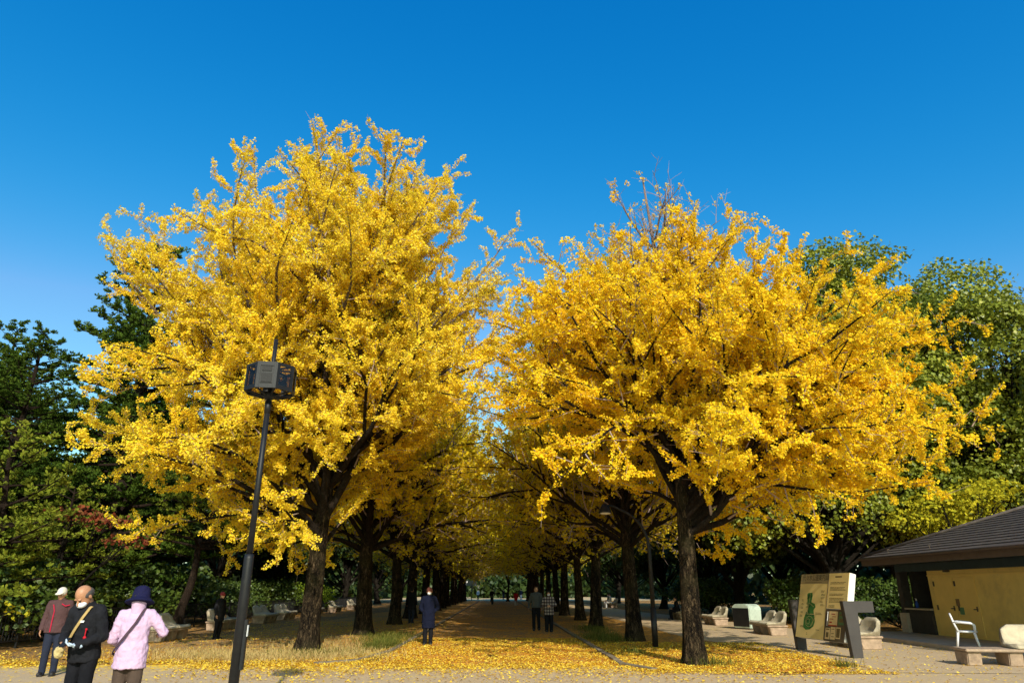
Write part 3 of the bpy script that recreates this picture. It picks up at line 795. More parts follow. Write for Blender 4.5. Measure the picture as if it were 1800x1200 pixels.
# --- kiosk on the right
def kiosk():
    t = thing('kiosk', 'low kiosk with dark tiled hip roof and cream wall', 'kiosk', (13.2, 27.2, 0))
    ox, oy = 13.2, 27.2
    m_roof = smat('kiosk_tiles', (0.085, 0.066, 0.055), 0.75, 0.35, 6, 0.3, 30, dirt=(0.16, 0.13, 0.10))
    m_fas = smat('kiosk_fascia', (0.10, 0.07, 0.055), 0.6, 0.2, 4, 0.1, 40)
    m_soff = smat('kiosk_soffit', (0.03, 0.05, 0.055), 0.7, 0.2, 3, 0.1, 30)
    m_wall = smat('kiosk_cream_wall', (0.95, 0.67, 0.20), 0.75, 0.08, 2.5, 0.15, 60, dirt=(0.66, 0.46, 0.17))
    m_wall2 = smat('kiosk_door_cream', (0.94, 0.65, 0.19), 0.6, 0.06, 2.0, 0.1, 60)
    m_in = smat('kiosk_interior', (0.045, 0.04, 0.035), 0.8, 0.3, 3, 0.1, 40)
    m_steel = smat('kiosk_dark_fittings', (0.10, 0.07, 0.045), 0.5, 0.3, 9, 0.1, 60)
    m_conc = smat('kiosk_concrete', (0.46, 0.37, 0.27), 0.9, 0.2, 4, 0.3, 40)
    m_pgreen = smat('kiosk_notice_green', (0.12, 0.28, 0.14), 0.6, 0.3, 25, 0)
    m_pbrown = smat('kiosk_notice_brown', (0.28, 0.17, 0.08), 0.6, 0.4, 25, 0)
    ez = 2.70
    # roof: stepped courses on the long side and on the far hip end (local coords)
    mb = MB()
    nC = 17; slope = 0.375; run = 4.6
    for k in range(nC):
        a = run * k / nC; b = run * (k + 1) / nC + 0.05
        za = ez + a * slope; zb = ez + b * slope - 0.02
        # west slope strip, mitred at the hip (far end), runs to y=-16
        vs = [(a, -a + 0.0, za + 0.035), (a, -17, za + 0.035), (b, -17, zb + 0.02), (b, -b, zb + 0.02),
              (a, -a, za - 0.01), (a, -17, za - 0.01), (b, -17, zb - 0.03), (b, -b, zb - 0.03)]
        mb._add(vs, [(0, 1, 2, 3), (7, 6, 5, 4), (0, 4, 5, 1), (1, 5, 6, 2), (2, 6, 7, 3), (3, 7, 4, 0)])
        # far slope strip
        vs = [(a, -a, za + 0.033), (2 * run - a, -a, za + 0.033), (2 * run - b, -b, zb + 0.018), (b, -b, zb + 0.018),
              (a, -a, za - 0.012), (2 * run - a, -a, za - 0.012), (2 * run - b, -b, zb - 0.032), (b, -b, zb - 0.032)]
        mb._add(vs, [(3, 2, 1, 0), (4, 5, 6, 7), (1, 5, 4, 0), (2, 6, 5, 1), (3, 7, 6, 2), (0, 4, 7, 3)])
        # east slope
        vs = [(2 * run - a, -a, za + 0.03), (2 * run - a, -17, za + 0.03), (2 * run - b, -17, zb + 0.015), (2 * run - b, -b, zb + 0.015)]
        mb._add(vs, [(3, 2, 1, 0)])
    rf = mb.build('roof', m_roof, t)
    mb = MB(); mb.tube([(0.02, -0.02, ez + 0.07), (run, -run, ez + run * slope + 0.05)], 0.06, 8); mb.tube([(run, -run, ez + run * slope + 0.05), (run, -17, ez + run * slope + 0.05)], 0.07, 8)
    mb.build('ridge_tiles', m_roof, rf, True)
    mb = MB(); mb.tube([(-0.06, 0.06, ez - 0.02), (-0.06, -17, ez - 0.02)], 0.05, 8); mb.tube([(-0.06, 0.06, ez - 0.02), (9.2, 0.06, ez - 0.02)], 0.05, 8)
    mb.build('gutter', m_fas, rf, True)
    mb = MB()
    for y in (-1.6, -4.2): mb.tube([(0.25, y, ez + 0.13), (0.22, y, ez + 0.26), (0.3, y, ez + 0.27)], 0.012, 6)
    mb.build('snow_guard', m_steel, rf)
    mb = MB(); mb.box(0.0, 0.05, -17, 0.0, ez - 0.26, ez - 0.02); mb.box(0.05, 9.1, -0.05, 0.0, ez - 0.26, ez - 0.02); mb.build('fascia', m_fas, t)
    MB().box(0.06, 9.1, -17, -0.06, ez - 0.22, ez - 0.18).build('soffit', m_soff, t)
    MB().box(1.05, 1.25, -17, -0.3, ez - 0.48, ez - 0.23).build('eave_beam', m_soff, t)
    wx = 1.62
    MB().box(wx, wx + 4.8, -13, -1.35, 0.13, ez - 0.23).build('wall', m_wall, t)
    # doors in the wall that faces the walkway
    for y0, nm in ((-2.75, 'a'), (-3.95, 'b')):
        d = MB().box(wx - 0.025, wx - 0.003, y0, y0 + 1.1, 0.2, 2.0).build('door', m_wall2, t, bevel=0.004)
        mb = MB()
        for z in (0.95, 1.72): mb.box(wx - 0.04, wx - 0.026, y0 + 1.02, y0 + 1.1, z, z + 0.16)
        mb.build('hinge', m_steel, d)
        mb = MB(); mb.box(wx - 0.07, wx - 0.026, y0 + 0.08, y0 + 0.26, 1.0, 1.03); mb.box(wx - 0.04, wx - 0.026, y0 + 0.1, y0 + 0.15, 0.95, 1.1); mb.build('handle', m_steel, d)
    MB().box(wx - 0.03, wx - 0.003, -13, -1.35, 2.06, 2.10).build('lintel_trim', m_wall2, t)
    mb = MB(); mb.box(wx - 0.16, wx - 0.003, -2.72, -2.58, 2.17, 2.32); mb.build('wall_lamp', m_steel, t)
    MB().box(wx - 0.034, wx - 0.0265, -3.0 + .03, -2.78, 1.10, 1.32).build('brown_notice', m_pbrown, t)
    MB().box(wx - 0.036, wx - 0.027, -3.13, -2.90, 0.84, 1.06).build('green_notice', m_pgreen, t)
    # open counter beyond the wall
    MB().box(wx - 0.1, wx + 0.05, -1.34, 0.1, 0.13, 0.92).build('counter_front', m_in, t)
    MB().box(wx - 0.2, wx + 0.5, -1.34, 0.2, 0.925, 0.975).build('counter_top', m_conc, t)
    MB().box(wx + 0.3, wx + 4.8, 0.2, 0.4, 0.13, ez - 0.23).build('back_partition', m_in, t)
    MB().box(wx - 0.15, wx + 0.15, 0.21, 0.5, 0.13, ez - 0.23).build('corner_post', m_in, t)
    MB().box(wx - 0.22, wx + 0.22, 0.14, 0.56, 0.13, 0.8).build('post_footing', m_conc, t)
    MB().box(-0.9, 8.5, -14, 0.9, 0.0, 0.128).build('floor_slab', m_conc, t, bevel=0.01)
    # spray bottle on the counter
    b = thing('spray_bottle', 'small blue bottle with white cap on the kiosk counter', 'bottle', (ox + wx + 0.05, oy - 0.25, 0.976))
    m_blue = smat('bottle_blue', (0.02, 0.08, 0.42), 0.35, 0.1, 8, 0)
    MB().loft([((0, 0, 0), .055, .05), ((0, 0, .17), .055, .05), ((0, 0, .22), .025, .025), ((0, 0, .25), .02, .02)], 14).build('bottle_body', m_blue, b, True)
    MB().loft([((0, 0, .25), .024, .024), ((0, 0, .31), .022, .022), ((-0.03, 0, .33), .03, .02)], 12).build('cap', m_white, b, True)
kiosk()

# --- white plastic garden chair
def plastic_chair():
    t = thing('plastic_chair', 'white plastic garden chair in front of the kiosk door', 'chair', (12.42, 20.3, 0.128), R(-30))
    # back toward -x
    for sx in (-1, 1):
        for sy in (-1, 1):
            mb = MB(); mb.tube([(sx * 0.19 - 0.02, sy * 0.2, 0.40), (sx * 0.26 - 0.03, sy * 0.25, 0)], [0.032, 0.022], 8); mb.build('leg', m_white, t, True)
    MB().loft([((0, 0, 0.385), .24, .23), ((0, 0, 0.40), .255, .245), ((0, 0, 0.425), .25, .24), ((0, 0, .43), .22, .21)], 18).build('seat', m_white, t, True)
    mb = MB()
    arch = [(-0.2, -0.22, 0.40), (-0.27, -0.235, 0.62), (-0.31, -0.19, 0.80), (-0.325, 0, 0.85), (-0.31, 0.19, 0.80), (-0.27, 0.235, 0.62), (-0.2, 0.22, 0.40)]
    mb.tube(arch, 0.026, 8)
    for y in (-0.1, 0, 0.1): mb.tube([(-0.21, y, 0.42), (-0.27, y * 1.05, 0.64), (-0.315, y, 0.83)], 0.022, 6)
    mb.build('backrest', m_white, t, True)
    for sy in (-1, 1):
        mb = MB(); mb.tube([(-0.275, sy * 0.235, 0.64), (-0.1, sy * 0.285, 0.645), (0.12, sy * 0.285, 0.625), (0.2, sy * 0.265, 0.58), (0.2, sy * 0.235, 0.40)], [0.026, 0.03, 0.03, 0.028, 0.025], 8)
        mb.build('armrest', m_white, t, True)
plastic_chair()

# --- far white sign
def far_sign():
    t = thing('notice_sign', 'white two panel notice on a pole at the far end of the avenue', 'sign', (-6.55, 118.5, 0))
    MB().tube([(0, 0, 0), (0, 0, 2.4)], 0.06, 8).build('pole', m_dark, t, True)
    for x0, x1, s in ((-0.95, -0.02, 0.1), (0.02, 0.75, 0.0)):
        mb = MB(); mb.box(x0, x1, -0.05 - s, 0.0 - s, 2.25, 3.05); mb.build('sign_panel', m_signwhite, t)
far_sign()
# ------------------------------------------------------------------ people
m_skin = smat('skin', (0.50, 0.27, 0.17), 0.55, 0.1, 14, 0.05, 120)
m_skin2 = smat('skin_tanned', (0.44, 0.21, 0.11), 0.5, 0.12, 14, 0.05, 120, spec=0.45)
m_mask = smat('face_mask', (0.78, 0.80, 0.84), 0.8, 0.05, 20, 0.1, 120)
m_hair = smat('dark_hair', (0.018, 0.015, 0.013), 0.6, 0.4, 30, 0.4, 160)
m_hairg = smat('grey_hair', (0.07, 0.06, 0.055), 0.7, 0.4, 40, 0.4, 160)
m_eye = smat('eye_dark', (0.02, 0.015, 0.012), 0.3, 0.1, 4, 0)
m_shoe = smat('dark_shoe', (0.025, 0.023, 0.025), 0.55, 0.3, 10, 0.1)
m_shoew = smat('pale_shoe', (0.5, 0.5, 0.5), 0.6, 0.2, 10, 0.1)
def cloth(name, c, var=0.15): return smat(name, c, 0.9, var, 7, 0.35, 90, spec=0.1)
c_black = cloth('black_jacket_cloth', (0.014, 0.014, 0.017), 0.3)
c_blk2 = cloth('black_trouser_cloth', (0.010, 0.010, 0.013), 0.3)
c_brown = cloth('brown_trouser_cloth', (0.085, 0.058, 0.045))
c_pink = cloth('pink_jacket_cloth', (0.60, 0.41, 0.575), 0.07)
c_navyhat = cloth('navy_hat_cloth', (0.012, 0.012, 0.045))
c_navy = cloth('navy_coat_cloth', (0.007, 0.009, 0.024))
c_maroon = cloth('maroon_jacket_cloth', (0.085, 0.045, 0.045))
c_redtrim = cloth('red_trim_cloth', (0.42, 0.02, 0.05))
c_capw = cloth('pale_cap_cloth', (0.66, 0.60, 0.50))
c_jean = cloth('jeans_cloth', (0.022, 0.026, 0.045))
c_tanstrap = cloth('tan_strap', (0.46, 0.31, 0.12))
c_brnstrap = cloth('plum_strap', (0.085, 0.05, 0.065))
c_glove = cloth('pale_blue_glove', (0.50, 0.60, 0.72))
c_red = cloth('red_cloth', (0.45, 0.015, 0.025))
c_redhat = cloth('dull_red_hat', (0.26, 0.04, 0.04))
c_brnhat = cloth('brown_knit_hat', (0.13, 0.045, 0.035))
c_grey = cloth('grey_sweater', (0.075, 0.08, 0.082))
c_pale = cloth('pale_clothes', (0.55, 0.54, 0.52))
c_bag = cloth('straw_bag', (0.55, 0.43, 0.20), 0.35)
def plaidmat():
    m, nt, out = nodes('plaid_coat_cloth')
    tc = N(nt, 'ShaderNodeTexCoord').outputs['Object']
    sp = N(nt, 'ShaderNodeSeparateXYZ'); nt.links.new(tc, sp.inputs[0])
    def bars(s, k, th): return mth(nt, 'GREATER_THAN', mth(nt, 'SINE', mth(nt, 'MULTIPLY', s, k)), th)
    h = bars(sp.outputs['Z'], 52, 0.1); v = bars(sp.outputs['X'], 60, 0.1)
    f = mth(nt, 'MULTIPLY', mth(nt, 'ADD', h, v), 0.5)
    c = ramp(nt, f, [(0.0, (0.34, 0.28, 0.26)), (0.5, (0.09, 0.065, 0.07)), (1.0, (0.02, 0.015, 0.02))])
    b = N(nt, 'ShaderNodeBsdfPrincipled', inp={'Roughness': 0.9})
    nt.links.new(c, b.inputs[0]); nt.links.new(b.outputs[0], out.inputs[0])
    return m
c_plaid = plaidmat()

def person(label, loc, rotz, H=1.65, lean=0.0, nod=0.0, turn=0.0, arms=None, legs=None, seated=False, voxel=0.012,
           skin=None, top=None, top_hem=0.72, trousers=None, tro_w=1.0, hair=None, mask=True, hat=None, extras=None, girth=1.0,
           gloves=(None, None), shoes=None, collar=True, group=None, wr=0.012, hs=1.0):
    """figure facing -Y; its right hand is on -X. Joints are for a 1.7 m person and scaled."""
    skin = skin or m_skin
    s = H / 1.7
    t = thing('person', label, 'person', loc, rotz, group)
    hz = 0.47 if seated else 0.90
    dz = hz - 0.90
    Lr = Matrix.Translation((0, 0, hz)) @ Matrix.Rotation(R(lean), 4, 'X') @ Matrix.Translation((0, 0, -hz))   # lean > 0: forward (-Y)
    S = Matrix.Scale(s, 4)
    U = S @ Lr @ Matrix.Translation((0, 0, dz))                     # upper body
    neck = Vector((0, 0.0, 1.47))
    Hm = U @ Matrix.Translation(neck) @ Matrix.Rotation(R(turn), 4, 'Z') @ Matrix.Rotation(R(nod), 4, 'X') @ Matrix.Scale(hs, 4) @ Matrix.Translation(-neck)
    g = girth
    A = {-1: dict(el=(-0.24, 0.03, 1.11), wr=(-0.25, -0.06, 0.88)), 1: dict(el=(0.24, 0.03, 1.11), wr=(0.25, -0.06, 0.88))}
    for k, d in (arms or {}).items(): A[k].update(d)
    if seated:
        Lg = {q: dict(hp=(q * .09, 0, .47), kn=(q * .11, -.42, .50), an=(q * .11, -.40, .085)) for q in (-1, 1)}
    else:
        Lg = {q: dict(hp=(q * .088, 0, .90), kn=(q * .095, -.012, .48), an=(q * .10, .03, .085)) for q in (-1, 1)}
    for k, d in (legs or {}).items(): Lg[k].update(d)
    body = MB()
    body.loft([((0, 0, .84), .15 * g, .105), ((0, 0, .95), .158 * g, .108), ((0, 0, 1.08), .14 * g, .098), ((0, -.005, 1.24), .165 * g, .108), ((0, .005, 1.36), .155 * g, .085), ((0, .01, 1.42), .09, .07)], 16, U)
    body.capsule((0, .012, 1.38), (0, -.004, 1.50), .058, .054, U)
    # head: cranium, face, jaw, nose, ears
    body.ball((0, .012, 1.605), (.076, .094, .098), Hm, 18); body.ball((0, -.022, 1.555), (.064, .070, .085), Hm, 16)
    body.ball((0, -.045, 1.505), (.045, .043, .034), Hm, 12)
    body.capsule((0, -.088, 1.585), (0, -.106, 1.552), .010, .015, Hm, 8)
    for q in (-1, 1):
        body.ball((q * .079, .012, 1.573), (.011, .020, .033), Hm, 10)
        body.ball((q * .030, -.080, 1.606), (.024, .012, .010), Hm, 8)
    body.capsule((-.02, -.090, 1.526), (.02, -.090, 1.526), .007, .007, Hm, 8)
    joints = {}
    for q in (-1, 1):
        sh = Vector((q * .172 * (0.5 + 0.5 * g), .006, 1.385)); el = Vector(A[q]['el']); wrj = Vector(A[q]['wr'])
        body.capsule(sh, el, .050, .040, U); body.capsule(el, wrj, .040, .027, U)
        f = (wrj - el).normalized()
        f = Vector(A[q].get('hand', f)).normalized()
        nrm = Vector(A[q].get('palm', (-q, 0, 0))); nrm = (nrm - f * nrm.dot(f)).normalized()
        sd = f.cross(nrm) * (-q)      # toward the thumb
        curl = A[q].get('curl', 25)
        joints[q] = (sh, el, wrj, f, nrm, sd)
        hm = MB() if gloves[0 if q < 0 else 1] else body
        gs = 1.12 if gloves[0 if q < 0 else 1] else 1.0
        for k in range(4):
            off = (k - 1.5) * .0195
            kn0 = wrj + f * .012 - sd * off * .7; kn1 = wrj + f * (.085 - abs(k - 1.2) * .004) - sd * off
            hm.capsule(kn0, kn1, .0145 * gs, .0125 * gs, U, 8)
            ln = (.040, .046, .042, .032)[k]
            d1 = (f * math.cos(R(curl)) + nrm * math.sin(R(curl))).normalized(); d2 = (f * math.cos(R(curl * 2.2)) + nrm * math.sin(R(curl * 2.2))).normalized()
            a = kn1 + d1 * ln; hm.capsule(kn1, a, .0098 * gs, .0088 * gs, U, 8); hm.capsule(a, a + d2 * ln * .8, .0088 * gs, .0074 * gs, U, 8)
        tb = wrj + f * .022 + sd * .022; t1 = tb + (f * .7 + sd * .62 + nrm * .25).normalized() * .042; t2 = t1 + (f * .9 + sd * .1 + nrm * .4).normalized() * .034
        hm.capsule(tb, t1, .0135 * gs, .011 * gs, U, 8); hm.capsule(t1, t2, .0105 * gs, .0085 * gs, U, 8)
        gl = gloves[0 if q < 0 else 1]
        if gl:
            hm.capsule(wrj - f * .04, wrj + f * .02, .034, .03, U, 10)
            melt(hm, 'glove', gl, t, 0.006, 2)
        hp, kn, an = (Vector(Lg[q][k]) for k in ('hp', 'kn', 'an'))
        body.capsule(hp, kn, .080, .054, S); body.capsule(kn, an, .054, .036, S)
        ft = Vector(Lg[q].get('foot', (q * .12, -1, -.30))); ft = Vector((ft.x, ft.y, ft.z)).normalized()
        body.capsule(an + Vector((0, .02, -.035)), an + Vector((q * .015, -.13, -.045)), .036, .028, S)
    melt(body, 'body', skin, t, voxel, 3)
    for q in (-1, 1):
        if skin is not None and voxel < 0.009:
            e = MB(); e.ball((q * .031, -.0835, 1.588), (.012, .007, .006), Hm, 8); e.build('eye', m_eye, t, True)
        an = Vector(Lg[q]['an'])
        sh_ = MB(); sh_.capsule(an + Vector((0, .03, -.03)), an + Vector((q * .018, -.145, -.042)), .048, .040, S); sh_.capsule(an + Vector((0, .0, .03)), an + Vector((0, -.02, -.03)), .045, .046, S)
        sh_.box(an.x - .04, an.x + .05, an.y - .17, an.y + .07, an.z - .085, an.z - .06, S)
        melt(sh_, 'shoe', shoes or m_shoe, t, max(voxel, .01), 2)
    # trousers
    tr = MB()
    if not seated:
        tr.loft([((0, 0, .80), .155 * g, .118), ((0, 0, .90), .170 * g, .125), ((0, 0, 1.0), .158 * g, .118), ((0, 0, 1.04), .150 * g, .110)], 16, S)
    else:
        tr.loft([((0, .02, .37), .15 * g, .12), ((0, .0, .47), .175 * g, .13), ((0, 0, .60), .155 * g, .118)], 16, S)
    for q in (-1, 1):
        hp, kn, an = (Vector(Lg[q][k]) for k in ('hp', 'kn', 'an'))
        tr.capsule(hp, kn, .100 * tro_w, .078 * tro_w, S); tr.capsule(kn, an + Vector((0, 0, .03)), .076 * tro_w, .066 * tro_w, S)
        tr.capsule(an + Vector((0, 0, .06)), an + Vector((0, -.01, -.02)), .066 * tro_w, .068 * tro_w, S)
    melt(tr, 'trousers', trousers or c_blk2, t, max(voxel, .012), 3, wr, 0.11)
    # jacket / coat
    jk = MB()
    zs = max(top_hem, 0.45 if not seated else 0.86)
    rings = []
    for z, rx, ry in ((zs, .205, .160), (zs + .02, .21, .165), (.98, .198, .154), (1.10, .180, .142), (1.24, .196, .146), (1.35, .186, .124), (1.41, .13, .095), (1.445, .082, .078)):
        if z >= zs - 1e-6: rings.append(((0, 0, z), rx * g, ry))
    rings.sort(key=lambda r_: r_[0][2])
    jk.loft(rings, 20, U)
    if collar: jk.loft([((0, .005, 1.41), .088, .085), ((0, .0, 1.47), .078, .080), ((0, .0, 1.49), .076, .078)], 16, U)
    for q in (-1, 1):
        sh, el, wrj, f, nrm, sd = joints[q]
        jk.capsule(sh, el, .078, .062, U); jk.capsule(el, wrj - (wrj - el).normalized() * .02, .062, .046, U)
        jk.capsule(sh - Vector((q * .08, 0, -.012)), sh, .07, .074, U)
    melt(jk, 'jacket', top or c_black, t, max(voxel, .010), 3, wr * 2.2, 0.075)
    if mask:
        mk = MB(); mk.ball((0, -.058, 1.535), (.060, .058, .046), Hm, 16); mk.build('face_mask', m_mask, t, True)
    if hair == 'bald':
        h = MB(); h.ball((0, .045, 1.585), (.080, .075, .060), Hm, 14)
        for q in (-1, 1): h.ball((q * .064, .02, 1.60), (.022, .055, .034), Hm, 10)
        melt(h, 'hair', m_hairg, t, .006, 2)
    elif hair == 'short':
        h = MB(); h.ball((0, .028, 1.625), (.086, .098, .094), Hm, 16); h.ball((0, .05, 1.58), (.082, .08, .07), Hm, 14); melt(h, 'hair', m_hair, t, .009, 2, .006, .03)
    elif hair == 'bob':
        h = MB(); h.ball((0, .028, 1.62), (.092, .104, .100), Hm, 16); h.loft([((0, .045, 1.49), .085, .07), ((0, .04, 1.60), .095, .085)], 14, Hm); melt(h, 'hair', m_hair, t, .009, 2, .006, .03)
    if hat == 'bucket':
        h = MB(); h.loft([((0, .012, 1.555), .106, .116), ((0, .012, 1.64), .102, .112), ((0, .015, 1.70), .090, .100), ((0, .015, 1.725), .058, .068)], 22, Hm)
        h.loft([((0, .012, 1.525), .166, .180), ((0, .012, 1.540), .168, .182), ((0, .012, 1.580), .112, .122), ((0, .012, 1.575), .104, .114)], 22, Hm)
        melt(h, 'hat', c_navyhat, t, .008, 2, .018, .07)
    elif hat == 'cap':
        h = MB(); h.ball((0, .012, 1.628), (.092, .108, .095), Hm, 18); melt_c = h
        h.loft([((0, -.10, 1.628), .075, .085), ((0, -.10, 1.640), .075, .085)], 16, Hm)
        melt(h, 'cap', c_capw, t, .008, 2)
    elif hat is not None:
        h = MB(); h.ball((0, .014, 1.634), (.090, .108, .095), Hm, 16); h.loft([((0, .012, 1.60), .094, .108), ((0, .012, 1.64), .097, .112)], 16, Hm); melt(h, 'hat', hat, t, .009, 2, .005, .03)
    if extras: extras(t, U, Hm, joints, S)
    return t

def strap(pts, wd, th, U, name, mat, t):
    """flat band through points given with outward normals"""
    mb = MB(); vs = []; fs = []
    for i, (p, nn) in enumerate(pts):
        p = Vector(p); nn = Vector(nn).normalized()
        d = (Vector(pts[min(i + 1, len(pts) - 1)][0]) - Vector(pts[max(i - 1, 0)][0])).normalized()
        sd = d.cross(nn).normalized() * wd / 2
        vs += [p - sd, p + sd, p + sd + nn * th, p - sd + nn * th]
    for i in range(len(pts) - 1):
        for k in range(4):
            k2 = (k + 1) % 4
            fs.append((i * 4 + k, i * 4 + k2, i * 4 + 4 + k2, i * 4 + 4 + k))
    mb._add(vs, fs, U); return mb.build(name, mat, t, True)

# --- woman seen from behind in a pink jacket
def ex_pink(t, U, Hm, J, S):
    strap([((-.10, .03, 1.465), (0, .3, 1)), ((-.095, .118, 1.415), (-.1, 1, .5)), ((-.055, .160, 1.30), (0, 1, .05)), ((.04, .172, 1.15), (.1, 1, 0)), ((.13, .154, 1.02), (.5, 1, 0)), ((.200, .09, .93), (1, .4, 0)), ((.22, -.05, .90), (1, -.2, 0))], .032, .008, U, 'strap', c_brnstrap, t)
    mb = MB(); mb.loft([((0, .005, 1.40), .098, .092), ((0, .012, 1.47), .088, .090), ((0, .02, 1.555), .092, .094), ((0, .02, 1.56), .086, .088)], 18, U); melt(mb, 'collar', c_pink, t, .009, 2, .008, .06)
person('person seen from behind in pink jacket and navy bucket hat', (-4.72, 9.3, 0), R(188), H=1.60, nod=14, turn=8, skin=m_skin, voxel=.0085, girth=.98,
       top=c_pink, top_hem=.74, trousers=c_brown, tro_w=1.05, hair='short', hat='bucket', mask=False, extras=ex_pink, wr=.016, hs=1.08,
       arms={-1: dict(el=(-.35, -.05, 1.17), wr=(-.26, -.27, 1.13), hand=(.5, -.8, .1), palm=(0, 0, -1), curl=35), 1: dict(el=(.27, -.02, 1.09), wr=(.16, -.22, 1.00), hand=(-.5, -.8, .1), palm=(0, 0, -1), curl=35)})

# --- bald man reading his phone
def ex_bald(t, U, Hm, J, S):
    strap([((.085, .03, 1.462), (0, .3, 1)), ((.085, -.075, 1.435), (.2, -1, .6)), ((.045, -.142, 1.33), (0, -1, .1)), ((-.03, -.160, 1.20), (0, -1, 0)), ((-.10, -.158, 1.08), (-.3, -1, 0)), ((-.17, -.13, .98), (-.7, -1, 0))], .034, .008, U, 'strap', c_tanstrap, t)
    mb = MB(); mb.box(-.036, .036, -.006, .006, -.07, .07, U @ Matrix.Translation((-.035, -.305, 1.075)) @ Matrix.Rotation(R(-52), 4, 'X')); mb.build('phone', m_black, t, bevel=.004)
    mb = MB(); mb.ball((-.20, -.19, .93), (.055, .06, .075), U, 14); mb.ball((-.17, -.20, .97), (.045, .045, .05), U, 12); melt(mb, 'bag', c_bag, t, .009, 1, .015, .03)
    mb = MB(); mb.ball((.115, -.168, 1.10), (.022, .016, .022), U, 12); mb.capsule((.118, -.158, 1.19), (.115, -.166, 1.12), .007, .007, U, 8); mb.ball((.12, -.157, 1.195), (.016, .01, .018), U, 10); mb.build('red_charm', c_red, t, True)
    mb = MB(); M = U @ Matrix.Translation((.055, -.1515, 1.285)); mb.box(-.026, .026, -.006, .0, .004, .014, M); mb.box(-.010, .020, -.0065, .0, -.010, .003, M); mb.box(-.026, -.012, -.006, 0, -.012, 0, M); mb.build('chest_logo', m_signwhite, t)
person('bald person in black jacket and white mask looking down at a phone', (-5.30, 9.3, 0), R(-8), H=1.67, lean=9, nod=36, turn=-14, skin=m_skin2, voxel=.0075, girth=.94, hs=1.12, wr=.016,
       top=c_black, top_hem=.80, trousers=c_blk2, hair='bald', mask=True, extras=ex_bald, gloves=(None, c_glove),
       arms={-1: dict(el=(-.27, -.02, 1.10), wr=(-.125, -.235, 1.055), hand=(.75, -.6, .1), palm=(.1, -.3, -1), curl=30), 1: dict(el=(.26, -.03, 1.09), wr=(.085, -.255, 1.03), hand=(-.8, -.55, .15), palm=(0, .2, 1), curl=38)})

# --- man in pale cap at the left edge
def ex_cap(t, U, Hm, J, S):
    strap([((-.10, -.125, 1.37), (-.2, -1, .3)), ((-.055, -.158, 1.25), (0, -1, 0)), ((-.06, -.160, 1.08), (0, -1, 0)), ((-.06, -.165, .84), (0, -1, 0))], .020, .006, U, 'piping', c_redtrim, t)
    strap([((.05, -.128, 1.385), (.1, -1, .4)), ((.12, -.13, 1.34), (.2, -1, .2)), ((.19, -.08, 1.36), (.4, -1, .2))], .022, .006, U, 'piping', c_redtrim, t)
person('person in pale cap and maroon jacket with red piping at the left edge', (-9.22, 15.0, 0), R(18), H=1.64, nod=20, turn=-14, skin=m_skin2, voxel=.0085,
       top=c_maroon, top_hem=.82, trousers=c_jean, hair='short', hat='cap', mask=False, extras=ex_cap)

# --- people along the avenue
person('person in black with dull red hat standing by the left benches', (-10.15, 25.6, 0), R(70), H=1.52, skin=m_skin, hair='short', hat=c_redhat, mask=False, top=c_black, top_hem=.66, nod=12)
person('person in long navy coat, brown knit hat and white mask on the leafy path', (-2.6, 23.0, 0), R(4), H=1.66, top=c_navy, top_hem=.50, hat=c_brnhat, hair='short', wr=.014,
       arms={-1: dict(el=(-.27, .05, 1.10), wr=(-.13, -.03, .95), hand=(.5, -.1, -1)), 1: dict(el=(.30, .05, 1.10), wr=(.13, -.03, .95), hand=(-.5, -.1, -1))}, legs={-1: dict(kn=(-.09, -.05, .48), an=(-.085, -.02, .085)), 1: dict(kn=(.09, .0, .48), an=(.085, .07, .085))})
person('person in black coat walking away between the left trunks', (-5.15, 37.6, 0), R(170), H=1.72, top=c_black, top_hem=.66, hair='short', mask=False, trousers=c_jean, legs={-1: dict(kn=(-.10, -.06, .49), an=(-.11, .1, .10)), 1: dict(kn=(.10, -.08, .48), an=(.11, -.14, .085))})
person('person with dark hood half hidden behind the navy coat walker', (-4.6, 39.0, 0), R(150), H=1.66, top=c_blk2, top_hem=.55, hair='bob', hat=c_blk2, mask=False)
person('tall person in grey sweater and black trousers walking beside the plaid coat', (1.02, 31.0, 0), R(-3), H=1.74, top=c_grey, top_hem=.88, hair='short', mask=False, legs={-1: dict(kn=(-.10, -.07, .48), an=(-.10, -.03, .085)), 1: dict(kn=(.09, .0, .48), an=(.10, .1, .10))},
       arms={-1: dict(el=(-.27, .06, 1.12), wr=(-.31, .02, .88)), 1: dict(el=(.25, .04, 1.11), wr=(.24, -.04, .88))})
person('person in plaid coat with white mask and clasped hands', (1.5, 30.0, 0), R(-2), H=1.56, top=c_plaid, top_hem=.70, hair='bob', mask=True, tro_w=1.25, girth=1.08,
       arms={-1: dict(el=(-.29, .0, 1.12), wr=(-.06, -.20, 1.06), hand=(.9, -.3, .1)), 1: dict(el=(.29, .0, 1.12), wr=(.06, -.20, 1.06), hand=(-.9, -.3, .1))})
person('short figure in bright red coat far down the avenue', (0.42, 80.0, 0), R(175), H=1.46, voxel=.02, top=c_red, top_hem=.62, hair='bob', mask=False, trousers=c_pale, shoes=m_shoew)
